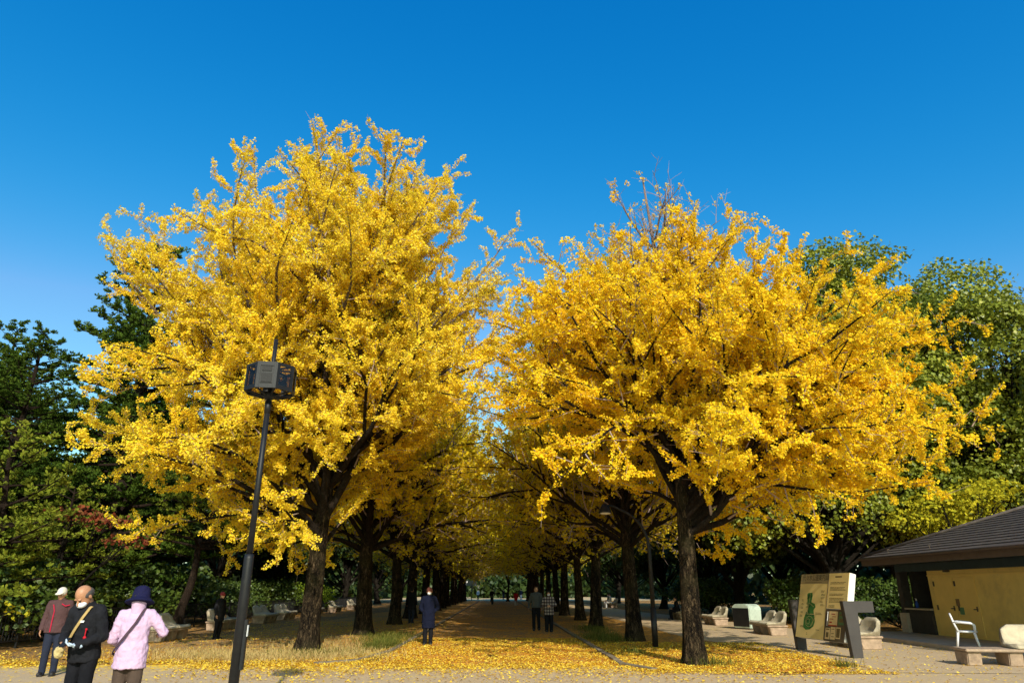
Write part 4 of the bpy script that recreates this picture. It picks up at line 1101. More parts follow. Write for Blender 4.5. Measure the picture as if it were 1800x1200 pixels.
for i, (x, y, tp, tr, lb) in enumerate([(-9.5, 127, c_red, c_pale, 'tiny figure in red top under the far white notice'), (-8.4, 125, c_pale, c_pale, 'tiny figure all in white right of the far white notice'),
                         (-5.9, 127, c_pale, c_black, 'tiny figure in white top and dark trousers left of the cyclist'), (-1.5, 128, c_black, c_jean, 'tiny dark figure right of the cyclist at the far plaza'), (1.6, 130, c_jean, c_pale, 'tiny figure in blue top at the far plaza left of the red coat')]):
    person(lb, (x, y, 0), R(random.uniform(-40, 40)), H=random.uniform(1.6, 1.75), voxel=.022, top=tp, trousers=tr, top_hem=.78, hair='short', mask=False, wr=0, group='people at the far end of the avenue')
person('dark clothed person sitting on the bench beside the bent lamp', (9.5, 42.2, 0), R(-90), H=1.65, seated=True, lean=8, top=c_black, hair='short', mask=False, arms={-1: dict(el=(-.25, -.05, 1.10), wr=(-.12, -.30, 1.08)), 1: dict(el=(.25, -.05, 1.10), wr=(.12, -.30, 1.08))})
for y, tp, lb in ((69.4, c_pale, 'person in white sitting on the farthest right bench, nearer to us'), (70.5, c_grey, 'person in grey sitting on the farthest right bench, farther from us')):
    person(lb, (9.3, y, 0), R(-90), H=1.65, voxel=.018, seated=True, top=tp, trousers=c_pale, hair='short', mask=True, arms={-1: dict(el=(-.25, -.05, 1.10), wr=(-.12, -.30, 1.08)), 1: dict(el=(.25, -.05, 1.10), wr=(.12, -.30, 1.08))})

# --- cyclist and bicycle far down the avenue
def bicycle(x, y, rz):
    t = thing('bicycle', 'dark bicycle ridden by the person far down the avenue', 'bicycle', (x, y, 0), rz)
    for yy in (-0.53, 0.53):
        mb = MB(); ring = [(0, yy + .33 * math.cos(a), .34 + .33 * math.sin(a)) for a in np.linspace(0, 2 * math.pi, 21)]
        mb.tube(ring, .02, 6)
        w_ = mb.build('wheel', m_black, t, True)
        mb = MB()
        for a in np.linspace(0, math.pi, 7)[:-1]: mb.tube([(0, yy + .32 * math.cos(a), .34 + .32 * math.sin(a)), (0, yy - .32 * math.cos(a), .34 - .32 * math.sin(a))], .003, 4)
        mb.build('spokes', m_plate, w_)
    mb = MB()
    P = dict(bb=(0, .08, .3), seat=(0, .2, .78), head=(0, -.36, .8), fw=(0, -.53, .34), rw=(0, .53, .34))
    for a, b in (('bb', 'seat'), ('bb', 'head'), ('seat', 'head'), ('head', 'fw'), ('bb', 'rw'), ('seat', 'rw')): mb.tube([P[a], P[b]], .02, 6)
    mb.build('frame', m_dark, t, True)
    MB().tube([(-.27, -.25, 1.0), (-.1, -.38, 1.02), (0, -.38, .98), (.1, -.38, 1.02), (.27, -.25, 1.0)], .016, 6).build('handlebar', m_dark, t, True)
    MB().loft([((0, .22, .84), .07, .12), ((0, .22, .88), .08, .13)], 10).build('saddle', m_black, t, True)
    mb = MB(); mb.box(-.16, .16, -.70, -.42, .80, 1.0); mb.build('basket', m_dark, t)
bicycle(-2.3, 84.0, R(6))
person('person in dark jacket riding a bicycle far down the avenue', (-2.3, 84.0, 0), R(6), H=1.7, voxel=.018, lean=10, top=c_black, top_hem=.80, hair='short', mask=True, trousers=c_grey,
       arms={-1: dict(el=(-.27, -.16, 1.15), wr=(-.26, -.38, 1.04)), 1: dict(el=(.27, -.16, 1.15), wr=(.26, -.38, 1.04))},
       legs={-1: dict(hp=(-.09, .12, .93), kn=(-.12, -.24, .72), an=(-.13, -.04, .40)), 1: dict(hp=(.09, .12, .93), kn=(.11, -.1, .55), an=(.13, .1, .17))})
# ------------------------------------------------------------------ trees
def tubes_mesh(name, plist, mat):
    """plist: (pts (n,3), radii (n,), sides); merged, vectorised by shape"""
    groups = {}
    for p, r, s in plist:
        groups.setdefault((len(p), s), []).append((p, r))
    V = []; F = []; base = 0
    for (n, s), L in groups.items():
        P = np.array([a for a, _ in L], dtype=np.float64); Rr = np.array([b for _, b in L], dtype=np.float64)
        T = np.empty_like(P); T[:, 1:-1] = P[:, 2:] - P[:, :-2]; T[:, 0] = P[:, 1] - P[:, 0]; T[:, -1] = P[:, -1] - P[:, -2]
        T /= np.linalg.norm(T, axis=2, keepdims=True) + 1e-9
        D = P[:, -1] - P[:, 0]
        ref = np.where((np.abs(D[:, 2:3]) > 0.8 * np.linalg.norm(D, axis=1, keepdims=True)), np.array([[1.0, 0.13, 0]]), np.array([[0.07, 0.05, 1.0]]))
        u = np.cross(np.repeat(ref[:, None], n, 1), T); u /= np.linalg.norm(u, axis=2, keepdims=True) + 1e-9
        w_ = np.cross(T, u)
        an = np.arange(s) * 2 * np.pi / s
        ring = P[:, :, None] + (u[:, :, None] * np.cos(an)[None, None, :, None] + w_[:, :, None] * np.sin(an)[None, None, :, None]) * Rr[:, :, None, None]
        m = len(L)
        V.append(ring.reshape(-1, 3))
        idx = np.arange(m * n * s).reshape(m, n, s)
        a = idx[:, :-1]; b = idx[:, 1:]
        q = np.stack([a, np.roll(a, -1, 2), np.roll(b, -1, 2), b], -1).reshape(-1, 4) + base
        F.append(q); base += m * n * s
    return mesh_np(name, np.concatenate(V), np.concatenate(F), mat, True)

def trunk_mesh(name, pts, rad, mat, g, sides=28, flare=1.45, ridges=0.06):
    """furrowed trunk with root flare, resampled"""
    pts = np.asarray(pts, float); rad = np.asarray(rad, float)
    d = np.concatenate([[0], np.cumsum(np.linalg.norm(np.diff(pts, axis=0), axis=1))])
    n = max(8, int(d[-1] / 0.16))
    t = np.linspace(0, d[-1], n)
    P = np.stack([np.interp(t, d, pts[:, i]) for i in range(3)], 1); rr = np.interp(t, d, rad)
    for _ in range(3): P[1:-1] = (P[:-2] + P[1:-1] * 2 + P[2:]) / 4
    rr = rr * (1 + (flare - 1) * np.exp(-t / 0.32))
    an = np.linspace(0, 2 * np.pi, sides, endpoint=False)
    A, Z = np.meshgrid(an, t)
    k = np.zeros_like(A)
    for i in range(7):
        fr = int(g.integers(3, 13)); k += g.uniform(.3, 1) * np.sin(fr * A + g.uniform(0, 6) + np.sin(Z * g.uniform(.5, 2.2) + g.uniform(0, 6)) * g.uniform(.4, 1.5)) / 2.4
    k += 0.5 * np.sin(5 * A + g.uniform(0, 6)) * np.exp(-Z / 0.4) * 2
    k += g.normal(0, .18, A.shape)
    rad2 = rr[:, None] * (1 + ridges * k)
    X = P[:, 0:1] + rad2 * np.cos(A); Y = P[:, 1:2] + rad2 * np.sin(A); ZZ = np.repeat(P[:, 2:3], sides, 1)
    V = np.stack([X, Y, ZZ], -1).reshape(-1, 3)
    idx = np.arange(n * sides).reshape(n, sides)
    a = idx[:-1]; b = idx[1:]
    F = np.stack([a, np.roll(a, -1, 1), np.roll(b, -1, 1), b], -1).reshape(-1, 4)
    return mesh_np(name, V, F, mat, True)

def unit(v): return v / (np.linalg.norm(v) + 1e-9)

def grow(p0, d0, L, n, up, wob, g, droop=0.0):
    p = np.array(p0, float); d = unit(np.array(d0, float)); st = L / (n - 1)
    out = [p.copy()]
    for i in range(n - 1):
        t = i / (n - 1)
        d = unit(d + np.array([0, 0, (up - droop * t) * st]) + g.normal(0, wob, 3) * math.sqrt(st))
        p = p + d * st; out.append(p.copy())
    return np.array(out)

class Gink:
    def __init__(self, seed):
        self.g = np.random.default_rng(seed)
        self.limbs = []; self.twigs = []; self.an = []; self.ad = []

    def build(self, H, r0, env, hb, nlimb, lean=(0, 0), leafp=None, el=(30, 62), leaders=0.3, sec=0.40, ter=0.24, leafstep=0.055, per=4,
              azs=None, trunk_top=0.9, limb_r=0.34, size=(0.07, 0.105), sec_len=1.0, droop=0.05, extra=(), clump=(0.82, 0.62), sidef=None, forks=2.2, arch=(-0.07, 0.0), waves=(2.2, 1.5, 1.0, 0.7, 0.5)):
        g = self.g
        zt = np.linspace(0, H * trunk_top, 9)
        wob = np.cumsum(g.normal(0, 0.07, (9, 2)) * np.linspace(.3, 1.3, 9)[:, None], axis=0); wob[0] = 0
        tp = np.stack([lean[0] * (zt / H) ** 1.8 + wob[:, 0], lean[1] * (zt / H) ** 1.8 + wob[:, 1], zt], 1)
        tr = r0 * (1 - zt / (H * trunk_top) * 0.95) ** 1.15 + 0.012
        self.tp, self.tr = tp, tr
        axis = lambda z: np.array([np.interp(z, zt, tp[:, 0]), np.interp(z, zt, tp[:, 1])])
        A, D = [], []
        def anchors(P, step, frac0=0.0):
            seg = np.linalg.norm(np.diff(P, axis=0), axis=1); d = np.concatenate([[0], np.cumsum(seg)])
            s = np.arange(d[-1] * frac0 + g.random() * step, d[-1], step)
            if len(s) == 0: return
            X = np.stack([np.interp(s, d, P[:, i]) for i in range(3)], 1)
            A.append(X); D.append(np.repeat((P[-1] - P[0])[None], len(s), 0))
        def dress(P, L, m, start):
            d = np.concatenate([[0], np.cumsum(np.linalg.norm(np.diff(P, axis=0), axis=1))])
            s = start * L + g.uniform(0, sec); sidesgn = 1
            while s < L:
                t = s / L
                p = np.array([np.interp(s, d, P[:, j]) for j in range(3)])
                j = min(int(np.searchsorted(d, s)), m - 1); T = unit(P[j] - P[j - 1])
                rn = g.normal(0, 1, 3); rn[2] = rn[2] * 0.6 + 0.25
                perp = np.cross(T, rn); perp = unit(perp)
                side = unit(np.cross(T, [0, 0, 1])) * sidesgn; sidesgn *= -1
                perp = unit(perp * 0.75 + side * 0.7 + np.array([0, 0, 0.15]))
                a = R(g.uniform(38, 68))
                dd = T * math.cos(a) + perp * math.sin(a)
                Ls = sec_len * (g.uniform(0.45, 1.05) * (0.35 + 0.26 * L * (1 - t) + 0.35))
                Ls = min(Ls, 2.6)
                Q = grow(p, dd, Ls, 5, 0.12, 0.10, g, 0.10)
                self.twigs.append((Q, np.linspace(max(0.009, 0.016 * Ls), 0.004, 5), 4))
                anchors(Q, leafstep, 0.18)
                q = 0.12 * Ls + g.uniform(0, ter)
                while q < Ls:
                    tq = q / Ls; f = tq * 4; j2 = min(int(f), 3)
                    pq = Q[j2] + (Q[j2 + 1] - Q[j2]) * (f - j2)
                    Tq = unit(Q[j2 + 1] - Q[j2])
                    pr = unit(np.cross(Tq, g.normal(0, 1, 3)))
                    a = R(g.uniform(35, 70))
                    dq = Tq * math.cos(a) + pr * math.sin(a) + np.array([0, 0, 0.12])
                    Lq = g.uniform(0.18, 0.55) * (0.6 + 0.4 * sec_len)
                    W = grow(pq, dq, Lq, 3, 0.2, 0.08, g)
                    self.twigs.append((W, np.array([0.006, 0.0045, 0.003]), 3))
                    anchors(W, leafstep, 0.0)
                    q += ter * g.uniform(0.6, 1.4)
                s += sec * g.uniform(0.6, 1.4)
        for i in range(nlimb + len(extra)):
            ex = extra[i - nlimb] if i >= nlimb else None
            u = (i + g.uniform(0, 0.9)) / nlimb if ex is None else 0.3
            leader = ex is None and g.random() < leaders
            z0 = hb + (H * 0.84 - hb) * (u ** (1.5 if not leader else 1.7))
            az = i * 2.39996 + g.normal(0, 0.3)
            e = R(el[0] + (el[1] - el[0]) * u + g.normal(0, 6))
            if leader: e = R(g.uniform(52, 74))
            if ex is not None: z0, az, e = ex[0], R(ex[1] + g.normal(0, 4)), R(ex[2] + g.normal(0, 3))
            d0 = np.array([math.cos(az) * math.cos(e), math.sin(az) * math.cos(e), math.sin(e)])
            if ex is None and sidef is not None and not leader:
                zmin, emin = sidef(math.degrees(az) % 360)
                z0 = max(z0, zmin + g.uniform(0, .6)); e = max(e, R(emin)); d0 = np.array([math.cos(az) * math.cos(e), math.sin(az) * math.cos(e), math.sin(e)])
            c = axis(z0); p0 = np.array([c[0], c[1], z0])
            up = g.uniform(0.02, 0.09) if leader else g.uniform(*arch)
            if ex is not None: up = g.uniform(-0.085, -0.045)
            P = grow(p0, d0, 13.0 if ex is None else ex[3] * g.uniform(.9, 1.06), 40, up, 0.15, g, droop=droop * (1 - u) + 0.03)
            k = len(P)
            sc = g.uniform(0.84, 1.14) if leader else g.uniform(0.66, 1.03)
            for q in range(2, len(P) if ex is None else 2):
                z = P[q, 2]; cc = axis(min(z, H)); v = P[q, :2] - cc
                a_ = math.atan2(v[1], v[0])
                lim = env(z) * (azs(a_, z) if azs else 1.0) * sc
                if math.hypot(*v) > lim or z > H * (0.99 if leader else 0.97) or z < 1.9:
                    k = q; break
            P = P[:max(k, 3)]
            L = np.linalg.norm(np.diff(P, axis=0), axis=1).sum()
            if L < 0.5: continue
            m = len(P); tt = np.linspace(0, 1, m)
            rb = min(np.interp(z0, zt, tr) * 0.6, r0 * limb_r * (0.25 + 0.6 * L / 8.0))
            rad = rb * (1 - tt) ** 0.9 + 0.008
            if m > 14: sel = np.unique(np.linspace(0, m - 1, 14).astype(int)); self.limbs.append((P[sel], rad[sel], 8))
            else: self.limbs.append((P, rad, 8))
            anchors(P, leafstep, 0.45)
            dress(P, L, m, 0.12)
            # forks: long side limbs that fill the crown between the main ones
            for _ in range(int(forks * L / 6 + g.random())):
                fi = int(m * g.uniform(0.18, 0.62))
                if fi < 1 or fi >= m - 2: continue
                T = unit(P[fi + 1] - P[fi - 1]); pr = unit(np.cross(T, g.normal(0, 1, 3)) + np.array([0, 0, 0.15])); a = R(g.uniform(24, 48))
                Q = grow(P[fi], T * math.cos(a) + pr * math.sin(a), L * g.uniform(.35, .6) + 0.6, 16, g.uniform(-.01, .06), 0.14, g, 0.03)
                kk = len(Q)
                for q in range(2, len(Q)):
                    z = Q[q, 2]; v = Q[q, :2] - axis(min(z, H)); a_ = math.atan2(v[1], v[0])
                    if math.hypot(*v) > env(z) * (azs(a_, z) if azs else 1.0) * (1.0 if ex is None else 1.1) or z > H or z < (1.9 if ex is None else 2.6):
                        kk = q; break
                Q = Q[:max(kk, 3)]; Lq = np.linalg.norm(np.diff(Q, axis=0), axis=1).sum()
                rq = min(rad[fi] * 0.7, 0.012 + 0.011 * Lq)
                self.limbs.append((Q, rq * (1 - np.linspace(0, 1, len(Q))) ** 0.9 + 0.006, 6))
                anchors(Q, leafstep, 0.4)
                dress(Q, Lq, len(Q), 0.08)
        A = np.concatenate(A); D = np.concatenate(D)
        nz = np.zeros(len(A))
        for wl in waves:
            kv = g.normal(0, 1, 3); kv = kv / np.linalg.norm(kv) * 2 * np.pi / wl; kv2 = np.cross(kv, g.normal(0, 1, 3)); kv2 = kv2 / np.linalg.norm(kv2) * 2 * np.pi / wl
            nz += np.sin(A @ kv + g.uniform(0, 6) + 1.2 * np.sin(A @ kv2 * .6)) * 0.33
        keep = g.random(len(A)) < np.clip(clump[0] + clump[1] * nz, 0.06, 1)
        A, D = A[keep], D[keep]
        if leafp is not None:
            k = g.random(len(A)) < leafp(A)
            A, D = A[k], D[k]
        A = np.repeat(A, per, 0); D = np.repeat(D, per, 0)
        n = len(A)
        out = A.copy(); out[:, 2] -= H * 0.35; out /= np.linalg.norm(out, axis=1, keepdims=True) + 1e-9
        dirs = g.normal(0, 1, (n, 3)) + out * 0.35 + np.array([0, 0, -0.15])
        dirs /= np.linalg.norm(dirs, axis=1, keepdims=True)
        P = A + dirs * g.uniform(0.01, 0.05, (n, 1)) + g.normal(0, 0.018, (n, 3))
        U = g.normal(0, .8, (n, 3)) + np.array([0.1, -.25, 0.8]) + out * 0.75
        sz = g.uniform(size[0], size[1], n)
        self.leaf = leaf_quads(P, dirs, U, sz, 0.18)
        self.n = n; print('leaves', n, 'limbs', len(self.limbs), 'twigs', len(self.twigs))
        return self

def tree_thing(name, label, cat, loc, gk, mats, group=None, ridges=0.085, flare=1.4, rotz=0.0):
    t = thing(name, label, cat, loc, rotz, group)
    add('trunk', trunk_mesh('trunk', gk.tp, gk.tr, mats[0], gk.g, ridges=ridges, flare=flare), t)
    add('branches', tubes_mesh('branches', gk.limbs, mats[1]), t)
    add('twigs', tubes_mesh('twigs', gk.twigs, m_twig), t)
    add('crown', mesh_np('crown', gk.leaf[0], gk.leaf[1], mats[2]), t)
    return t

m_bark = barkmat('ginkgo_bark', (0.006, 0.004, 0.003), (0.24, 0.165, 0.092), moss=(0.07, 0.06, 0.025), high=(0.40, 0.29, 0.26), scale=6.0)
m_limb = barkmat('ginkgo_limb_bark', (0.025, 0.018, 0.013), (0.17, 0.125, 0.09), zs=1.0, scale=14, high=(0.40, 0.29, 0.26))
m_twig = smat('ginkgo_twig', (0.36, 0.26, 0.22), 0.9, 0.3, 3, 0)
m_lemon = leafmat('ginkgo_lemon_leaf', [(0.97, 0.75, 0.035), (0.98, 0.80, 0.05), (0.95, 0.67, 0.03), (0.98, 0.83, 0.11), (0.80, 0.52, 0.06)], 0.38, patch=(0.95, 0.65, 0.025), pscale=0.5)
m_gold = leafmat('ginkgo_gold_leaf', [(0.97, 0.71, 0.022), (0.98, 0.78, 0.033), (0.96, 0.63, 0.02), (0.98, 0.80, 0.055), (0.82, 0.49, 0.03)], 0.40, patch=(0.96, 0.60, 0.017), pscale=0.5)
m_avleaf = leafmat('ginkgo_avenue_leaf', [(0.93, 0.71, 0.03), (0.96, 0.74, 0.035), (0.88, 0.62, 0.025), (0.76, 0.62, 0.03), (0.96, 0.66, 0.025)], 0.52, patch=(0.68, 0.58, 0.03), pscale=0.35, treevar=0.02)

def prof(zs, rs): return lambda z: float(np.interp(z, zs, rs))
# --- the two front ginkgos
def az_left(a, z):
    c = math.cos(a); s = math.sin(a)          # +x right, -y toward the camera
    k = 1.0 + 0.10 * max(0, -c) - 0.08 * max(0, c)
    return k * (1 - (0.20 * max(0, c) if z > 8.5 else 0))
envL = prof([1.9, 3.0, 4.5, 7.5, 10.5, 12.0, 13.3, 14.3, 15.3], [3.0, 5.0, 6.2, 6.8, 7.0, 6.4, 5.2, 3.4, 0.4])
XL = [(3.2, 185, 12, 7.2), (3.5, 205, 10, 7.6), (4, 225, 14, 7.4), (4.5, 170, 18, 7.6), (3.4, 240, 8, 7.0), (5, 195, 22, 7.8), (5.5, 215, 25, 8.0), (6.5, 180, 30, 8.2), (7, 160, 35, 8.2),
      (6, 300, 24, 6.2), (5.2, 320, 24, 6), (5.4, 283, 26, 6.2), (8, 185, 40, 7.8), (8.5, 178, 36, 6.6), (9.2, 200, 40, 6.2), (8, 350, 36, 6.2), (6.5, 10, 38, 6.4), (5.6, 340, 28, 6), (4.2, 250, 20, 7.0), (5.5, 235, 16, 7.4)]
XL = [(a - 0.35, b, c + 20, d * 0.90) for a, b, c, d in XL]
sideL = lambda a: (4.2, 38) if (a < 70 or a > 262) else (2.4, 24)
gL = Gink(11).build(14.7, 0.27, envL, 2.6, 58, lean=(1.1, -0.2), el=(26, 60), leaders=0.34, azs=az_left, sec=0.42, per=11, size=(0.036, 0.06), limb_r=0.40, extra=XL, sidef=sideL,
                    leafp=lambda P: np.clip(1.05 - 0.045 * np.clip(P[:, 2] - 10, 0, 9) - 0.03 * np.clip(np.hypot(P[:, 0], P[:, 1]) - 5, 0, 4) * (P[:, 2] > 9), 0.2, 1))
tree_thing('ginkgo_tree', 'tall lemon yellow ginkgo at the front of the left row, behind the lamp', 'tree', (-5.65, 20.6, 0), gL, (m_bark, m_limb, m_lemon), 'ginkgos of the avenue')

def az_right(a, z):
    c = math.cos(a)
    return 1.0 + 0.12 * max(0, c) * (1 if z < 8 else 0.4) + 0.03 * max(0, -c)
envR = prof([1.9, 2.6, 4.0, 6.0, 8.5, 10.5, 11.8, 13.3], [2.8, 4.4, 6.0, 6.2, 4.6, 2.5, 1.4, 0.3])
XR = [(3.2, -8, 18, 6.0), (3.4, -32, 20, 6.4), (3.6, -55, 18, 5.8), (3.6, 10, 22, 6.0), (4, -20, 24, 6.4), (4.4, -45, 28, 6.0), (5, 0, 36, 6.3), (4.3, 200, 30, 5.6), (4.4, 225, 30, 5.6), (4.6, 250, 30, 5.2),
      (4.2, 285, 22, 5.6), (3.6, 310, 18, 5.8), (5, 160, 40, 6.0), (5.6, 210, 38, 5.8), (3.7, -20, 19, 6.0), (4.8, -10, 46, 6.2), (5.5, 195, 48, 6.6), (3.2, -15, 20, 6.2), (3.7, -28, 22, 6.3)]
XR = [(a - 0.3, b, c + 17, d * 1.03) for a, b, c, d in XR]
sideR = lambda a: (4.0, 40) if 110 < a < 290 else (2.5, 24)
gR = Gink(23).build(13.2, 0.225, envR, 2.5, 54, lean=(-0.4, 0.0), el=(26, 58), leaders=0.28, clump=(0.74, 0.78), azs=az_right, sec=0.42, per=11, size=(0.038, 0.062), limb_r=0.42, extra=XR, sidef=sideR, trunk_top=0.97, droop=0.08,
                    leafp=lambda P: np.where(P[:, 2] > 10.3, np.where(P[:, 0] > -1.2, 0.07, 0.7), np.clip(1.0 - 0.03 * np.clip(P[:, 2] - 7, 0, 4), 0, 1)))
tree_thing('ginkgo_tree', 'golden ginkgo with bare pinkish top at the front of the right row', 'tree', (4.15, 17.1, 0), gR, (m_bark, m_limb, m_gold), 'ginkgos of the avenue')

# --- the rest of the avenue: three kinds of tree, copied
envA = prof([2.2, 3.4, 5.0, 7.5, 10.0, 12.0, 13.6, 15.0], [2.5, 4.6, 6.2, 6.5, 5.6, 4.0, 2.2, 0.3])
XA = [(3.0 + 0.35 * (k % 5), k * 36 + 9, 34 + 6 * (k % 4), 7.4) for k in range(10)]
protos = []
ORD = ['second', 'third', 'fourth', 'fifth', 'sixth', 'seventh', 'eighth', 'ninth', 'tenth', 'eleventh', 'twelfth', 'thirteenth']
def next_loc(side, k):
    sp = 7.8 if side < 0 else 8.0
    y = (20.6 if side < 0 else 17.1) + sp * (k + 1) + random.uniform(-.3, .3)
    x = ax(-5.2, y) if side < 0 else ax(4.45, y)
    return (x + random.uniform(-.15, .15), y, 0)
jobs = [(s, k) for k in range(12) for s in (-1, 1)]
for i, (s, k) in enumerate(jobs):
    loc = next_loc(s, k)
    lb = '%s ginkgo from the front in the %s row of the avenue' % (ORD[k], 'left' if s < 0 else 'right')
    if i < 3:
        gA = Gink(40 + i).build((14.6, 14.0, 15.0)[i], (0.31, 0.25, 0.27)[i], envA, 2.8, 36, el=(34, 62), leaders=0.28, sec=0.48, ter=0.28, per=3, leafstep=0.055, size=(0.08, 0.125), droop=0.03, extra=XA, clump=(0.5, 0.8),
                                leafp=lambda P: np.clip(0.25 + 0.25 * np.clip(P[:, 2] - 3.2, 0, 6), 0.0, 1.0) )
        protos.append(tree_thing('ginkgo_tree', lb, 'tree', loc, gA, (m_bark, m_limb, m_avleaf), 'ginkgos of the avenue'))
    else:
        copy_tree(protos[(i * 7 + k) % 3], loc, random.uniform(0, 6.28), random.uniform(0.93, 1.08), lb, 'ginkgos of the avenue')

# --- pines and conifers on the left
m_pbark = barkmat('pine_bark', (0.03, 0.02, 0.015), (0.17, 0.11, 0.075), zs=0.5)
m_needle = leafmat('pine_needle', [(0.035, 0.07, 0.012), (0.05, 0.095, 0.014), (0.07, 0.115, 0.015), (0.03, 0.055, 0.012)], 0.15, patch=(0.11, 0.15, 0.018), pscale=0.5)
m_needley = leafmat('pine_needle_light', [(0.20, 0.24, 0.02), (0.26, 0.29, 0.03), (0.15, 0.19, 0.02), (0.30, 0.28, 0.04)], 0.25, patch=(0.12, 0.15, 0.02), pscale=0.7)

def make_pine(seed, H, r0, env, hb, name, label, loc, mat, rotz=0, whorl=0.75, per=7, group=None, needle=(0.14, 0.22), lean=(0, 0)):
    g = np.random.default_rng(seed)
    zt = np.linspace(0, H, 10)
    wob = np.cumsum(g.normal(0, .10, (10, 2)), 0); wob[0] = 0
    tp = np.stack([wob[:, 0] + lean[0] * zt / H, wob[:, 1] + lean[1] * zt / H, zt], 1); tr = r0 * (1 - zt / H) ** 0.8 + 0.02
    lim = []; A = []
    z = hb
    while z < H * 0.98:
        for q in range(int(g.integers(4, 7))):
            az = g.uniform(0, 6.283); e = R(g.uniform(-6, 16) + 30 * (z / H) ** 3)
            L = env(z) * g.uniform(0.6, 1.08)
            c = np.array([np.interp(z, zt, tp[:, 0]), np.interp(z, zt, tp[:, 1]), z + g.uniform(-.2, .2)])
            P = grow(c, (math.cos(az) * math.cos(e), math.sin(az) * math.cos(e), math.sin(e)), L, 8, 0.02, 0.10, g)
            lim.append((P, np.linspace(0.02 + 0.016 * L, 0.01, 8), 5))
            nb = max(2, int(L / 0.38))
            for b in range(nb):
                t = 0.25 + 0.75 * (b + g.random()) / nb
                f = t * 7; j = min(int(f), 6); p = P[j] + (P[j + 1] - P[j]) * (f - j)
                T = unit(P[j + 1] - P[j]); sd = np.array([-T[1], T[0], 0]) * (1 if b % 2 else -1)
                Q = grow(p, T * 0.6 + sd * 0.8 + np.array([0, 0, .12]), g.uniform(.35, .9) * min(1, L / 2.5 + .3), 4, 0.3, .1, g)
                lim.append((Q, np.linspace(0.014, 0.006, 4), 4))
                s = np.linspace(0.2, 1, 7)
                A.append(np.stack([np.interp(s, np.linspace(0, 1, 4), Q[:, i]) for i in range(3)], 1))
        z += whorl * g.uniform(.8, 1.2)
    A = np.concatenate(A); A = np.repeat(A + g.normal(0, .05, A.shape), per, 0)
    n = len(A)
    d = g.normal(0, 1, (n, 3)); d[:, 2] = np.abs(d[:, 2]) * 0.9 + 0.15
    U = g.normal(0, 1, (n, 3)) + np.array([0, 0, .4])
    v, f = leaf_quads(A, d, U, g.uniform(needle[0], needle[1], n), 0.0)
    # slimmer than a leaf
    vv = v.reshape(n, 4, 3); mid = (vv[:, 1] + vv[:, 3]) / 2
    vv[:, 1] = mid + (vv[:, 1] - mid) * 0.34; vv[:, 3] = mid + (vv[:, 3] - mid) * 0.34
    t = thing(name, label, 'tree', loc, rotz, group)
    add('trunk', trunk_mesh('trunk', tp, tr, m_pbark, g, sides=14, flare=1.3), t)
    add('branches', tubes_mesh('branches', lim, m_pbark), t)
    add('crown', mesh_np('crown', vv.reshape(-1, 3), f, mat), t)
    return t
p1 = make_pine(3, 18.0, 0.34, prof([1, 4, 9, 14, 18], [4.6, 5.0, 4.4, 3.0, 0.5]), 2.0, 'pine_tree', 'tallest dark pine rising behind the left side of the lemon ginkgo', (-17.6, 31.5, 0), m_needle, whorl=0.6, per=10, group='dark pines on the left')
copy_tree(p1, (-19.8, 27.0, 0), 2.2, 0.66, 'dark pine at the left edge of the picture', 'dark pines on the left')
copy_tree(p1, (-25.5, 33.0, 0), 4.1, 0.8, 'dark pine outside the leftmost dark pine, farther left', 'dark pines on the left')
copy_tree(p1, (-21.5, 38.0, 0), 5.0, 0.95, 'dark pine behind the other left pines, mostly hidden', 'dark pines on the left')
lightp = prof([1, 2.5, 4.5, 6.5], [2.6, 2.9, 2.2, 0.4])
p2 = make_pine(5, 6.2, 0.16, lightp, 1.7, 'young_pine', 'bright yellow green pine at the left edge above the capped person', (-15.6, 21.5, 0), m_needley, whorl=0.55, per=6, group='light green pines by the railing', needle=(0.12, 0.20))
copy_tree(p2, (-16.8, 26.5, 0), 1.3, 0.85, 'yellow green pine behind the pink jacket, left of the leaning trunk', 'light green pines by the railing')
p3 = make_pine(9, 6.0, 0.17, prof([1, 2.6, 4.2, 5.2, 6.0], [0.4, 2.2, 3.0, 2.4, 0.4]), 3.1, 'leaning_pine', 'leaning pine with layered light green pads behind the first left bench', (-12.85, 28.6, 0), m_needley, whorl=0.5, per=6, lean=(0.9, 0.2), needle=(0.11, 0.18))

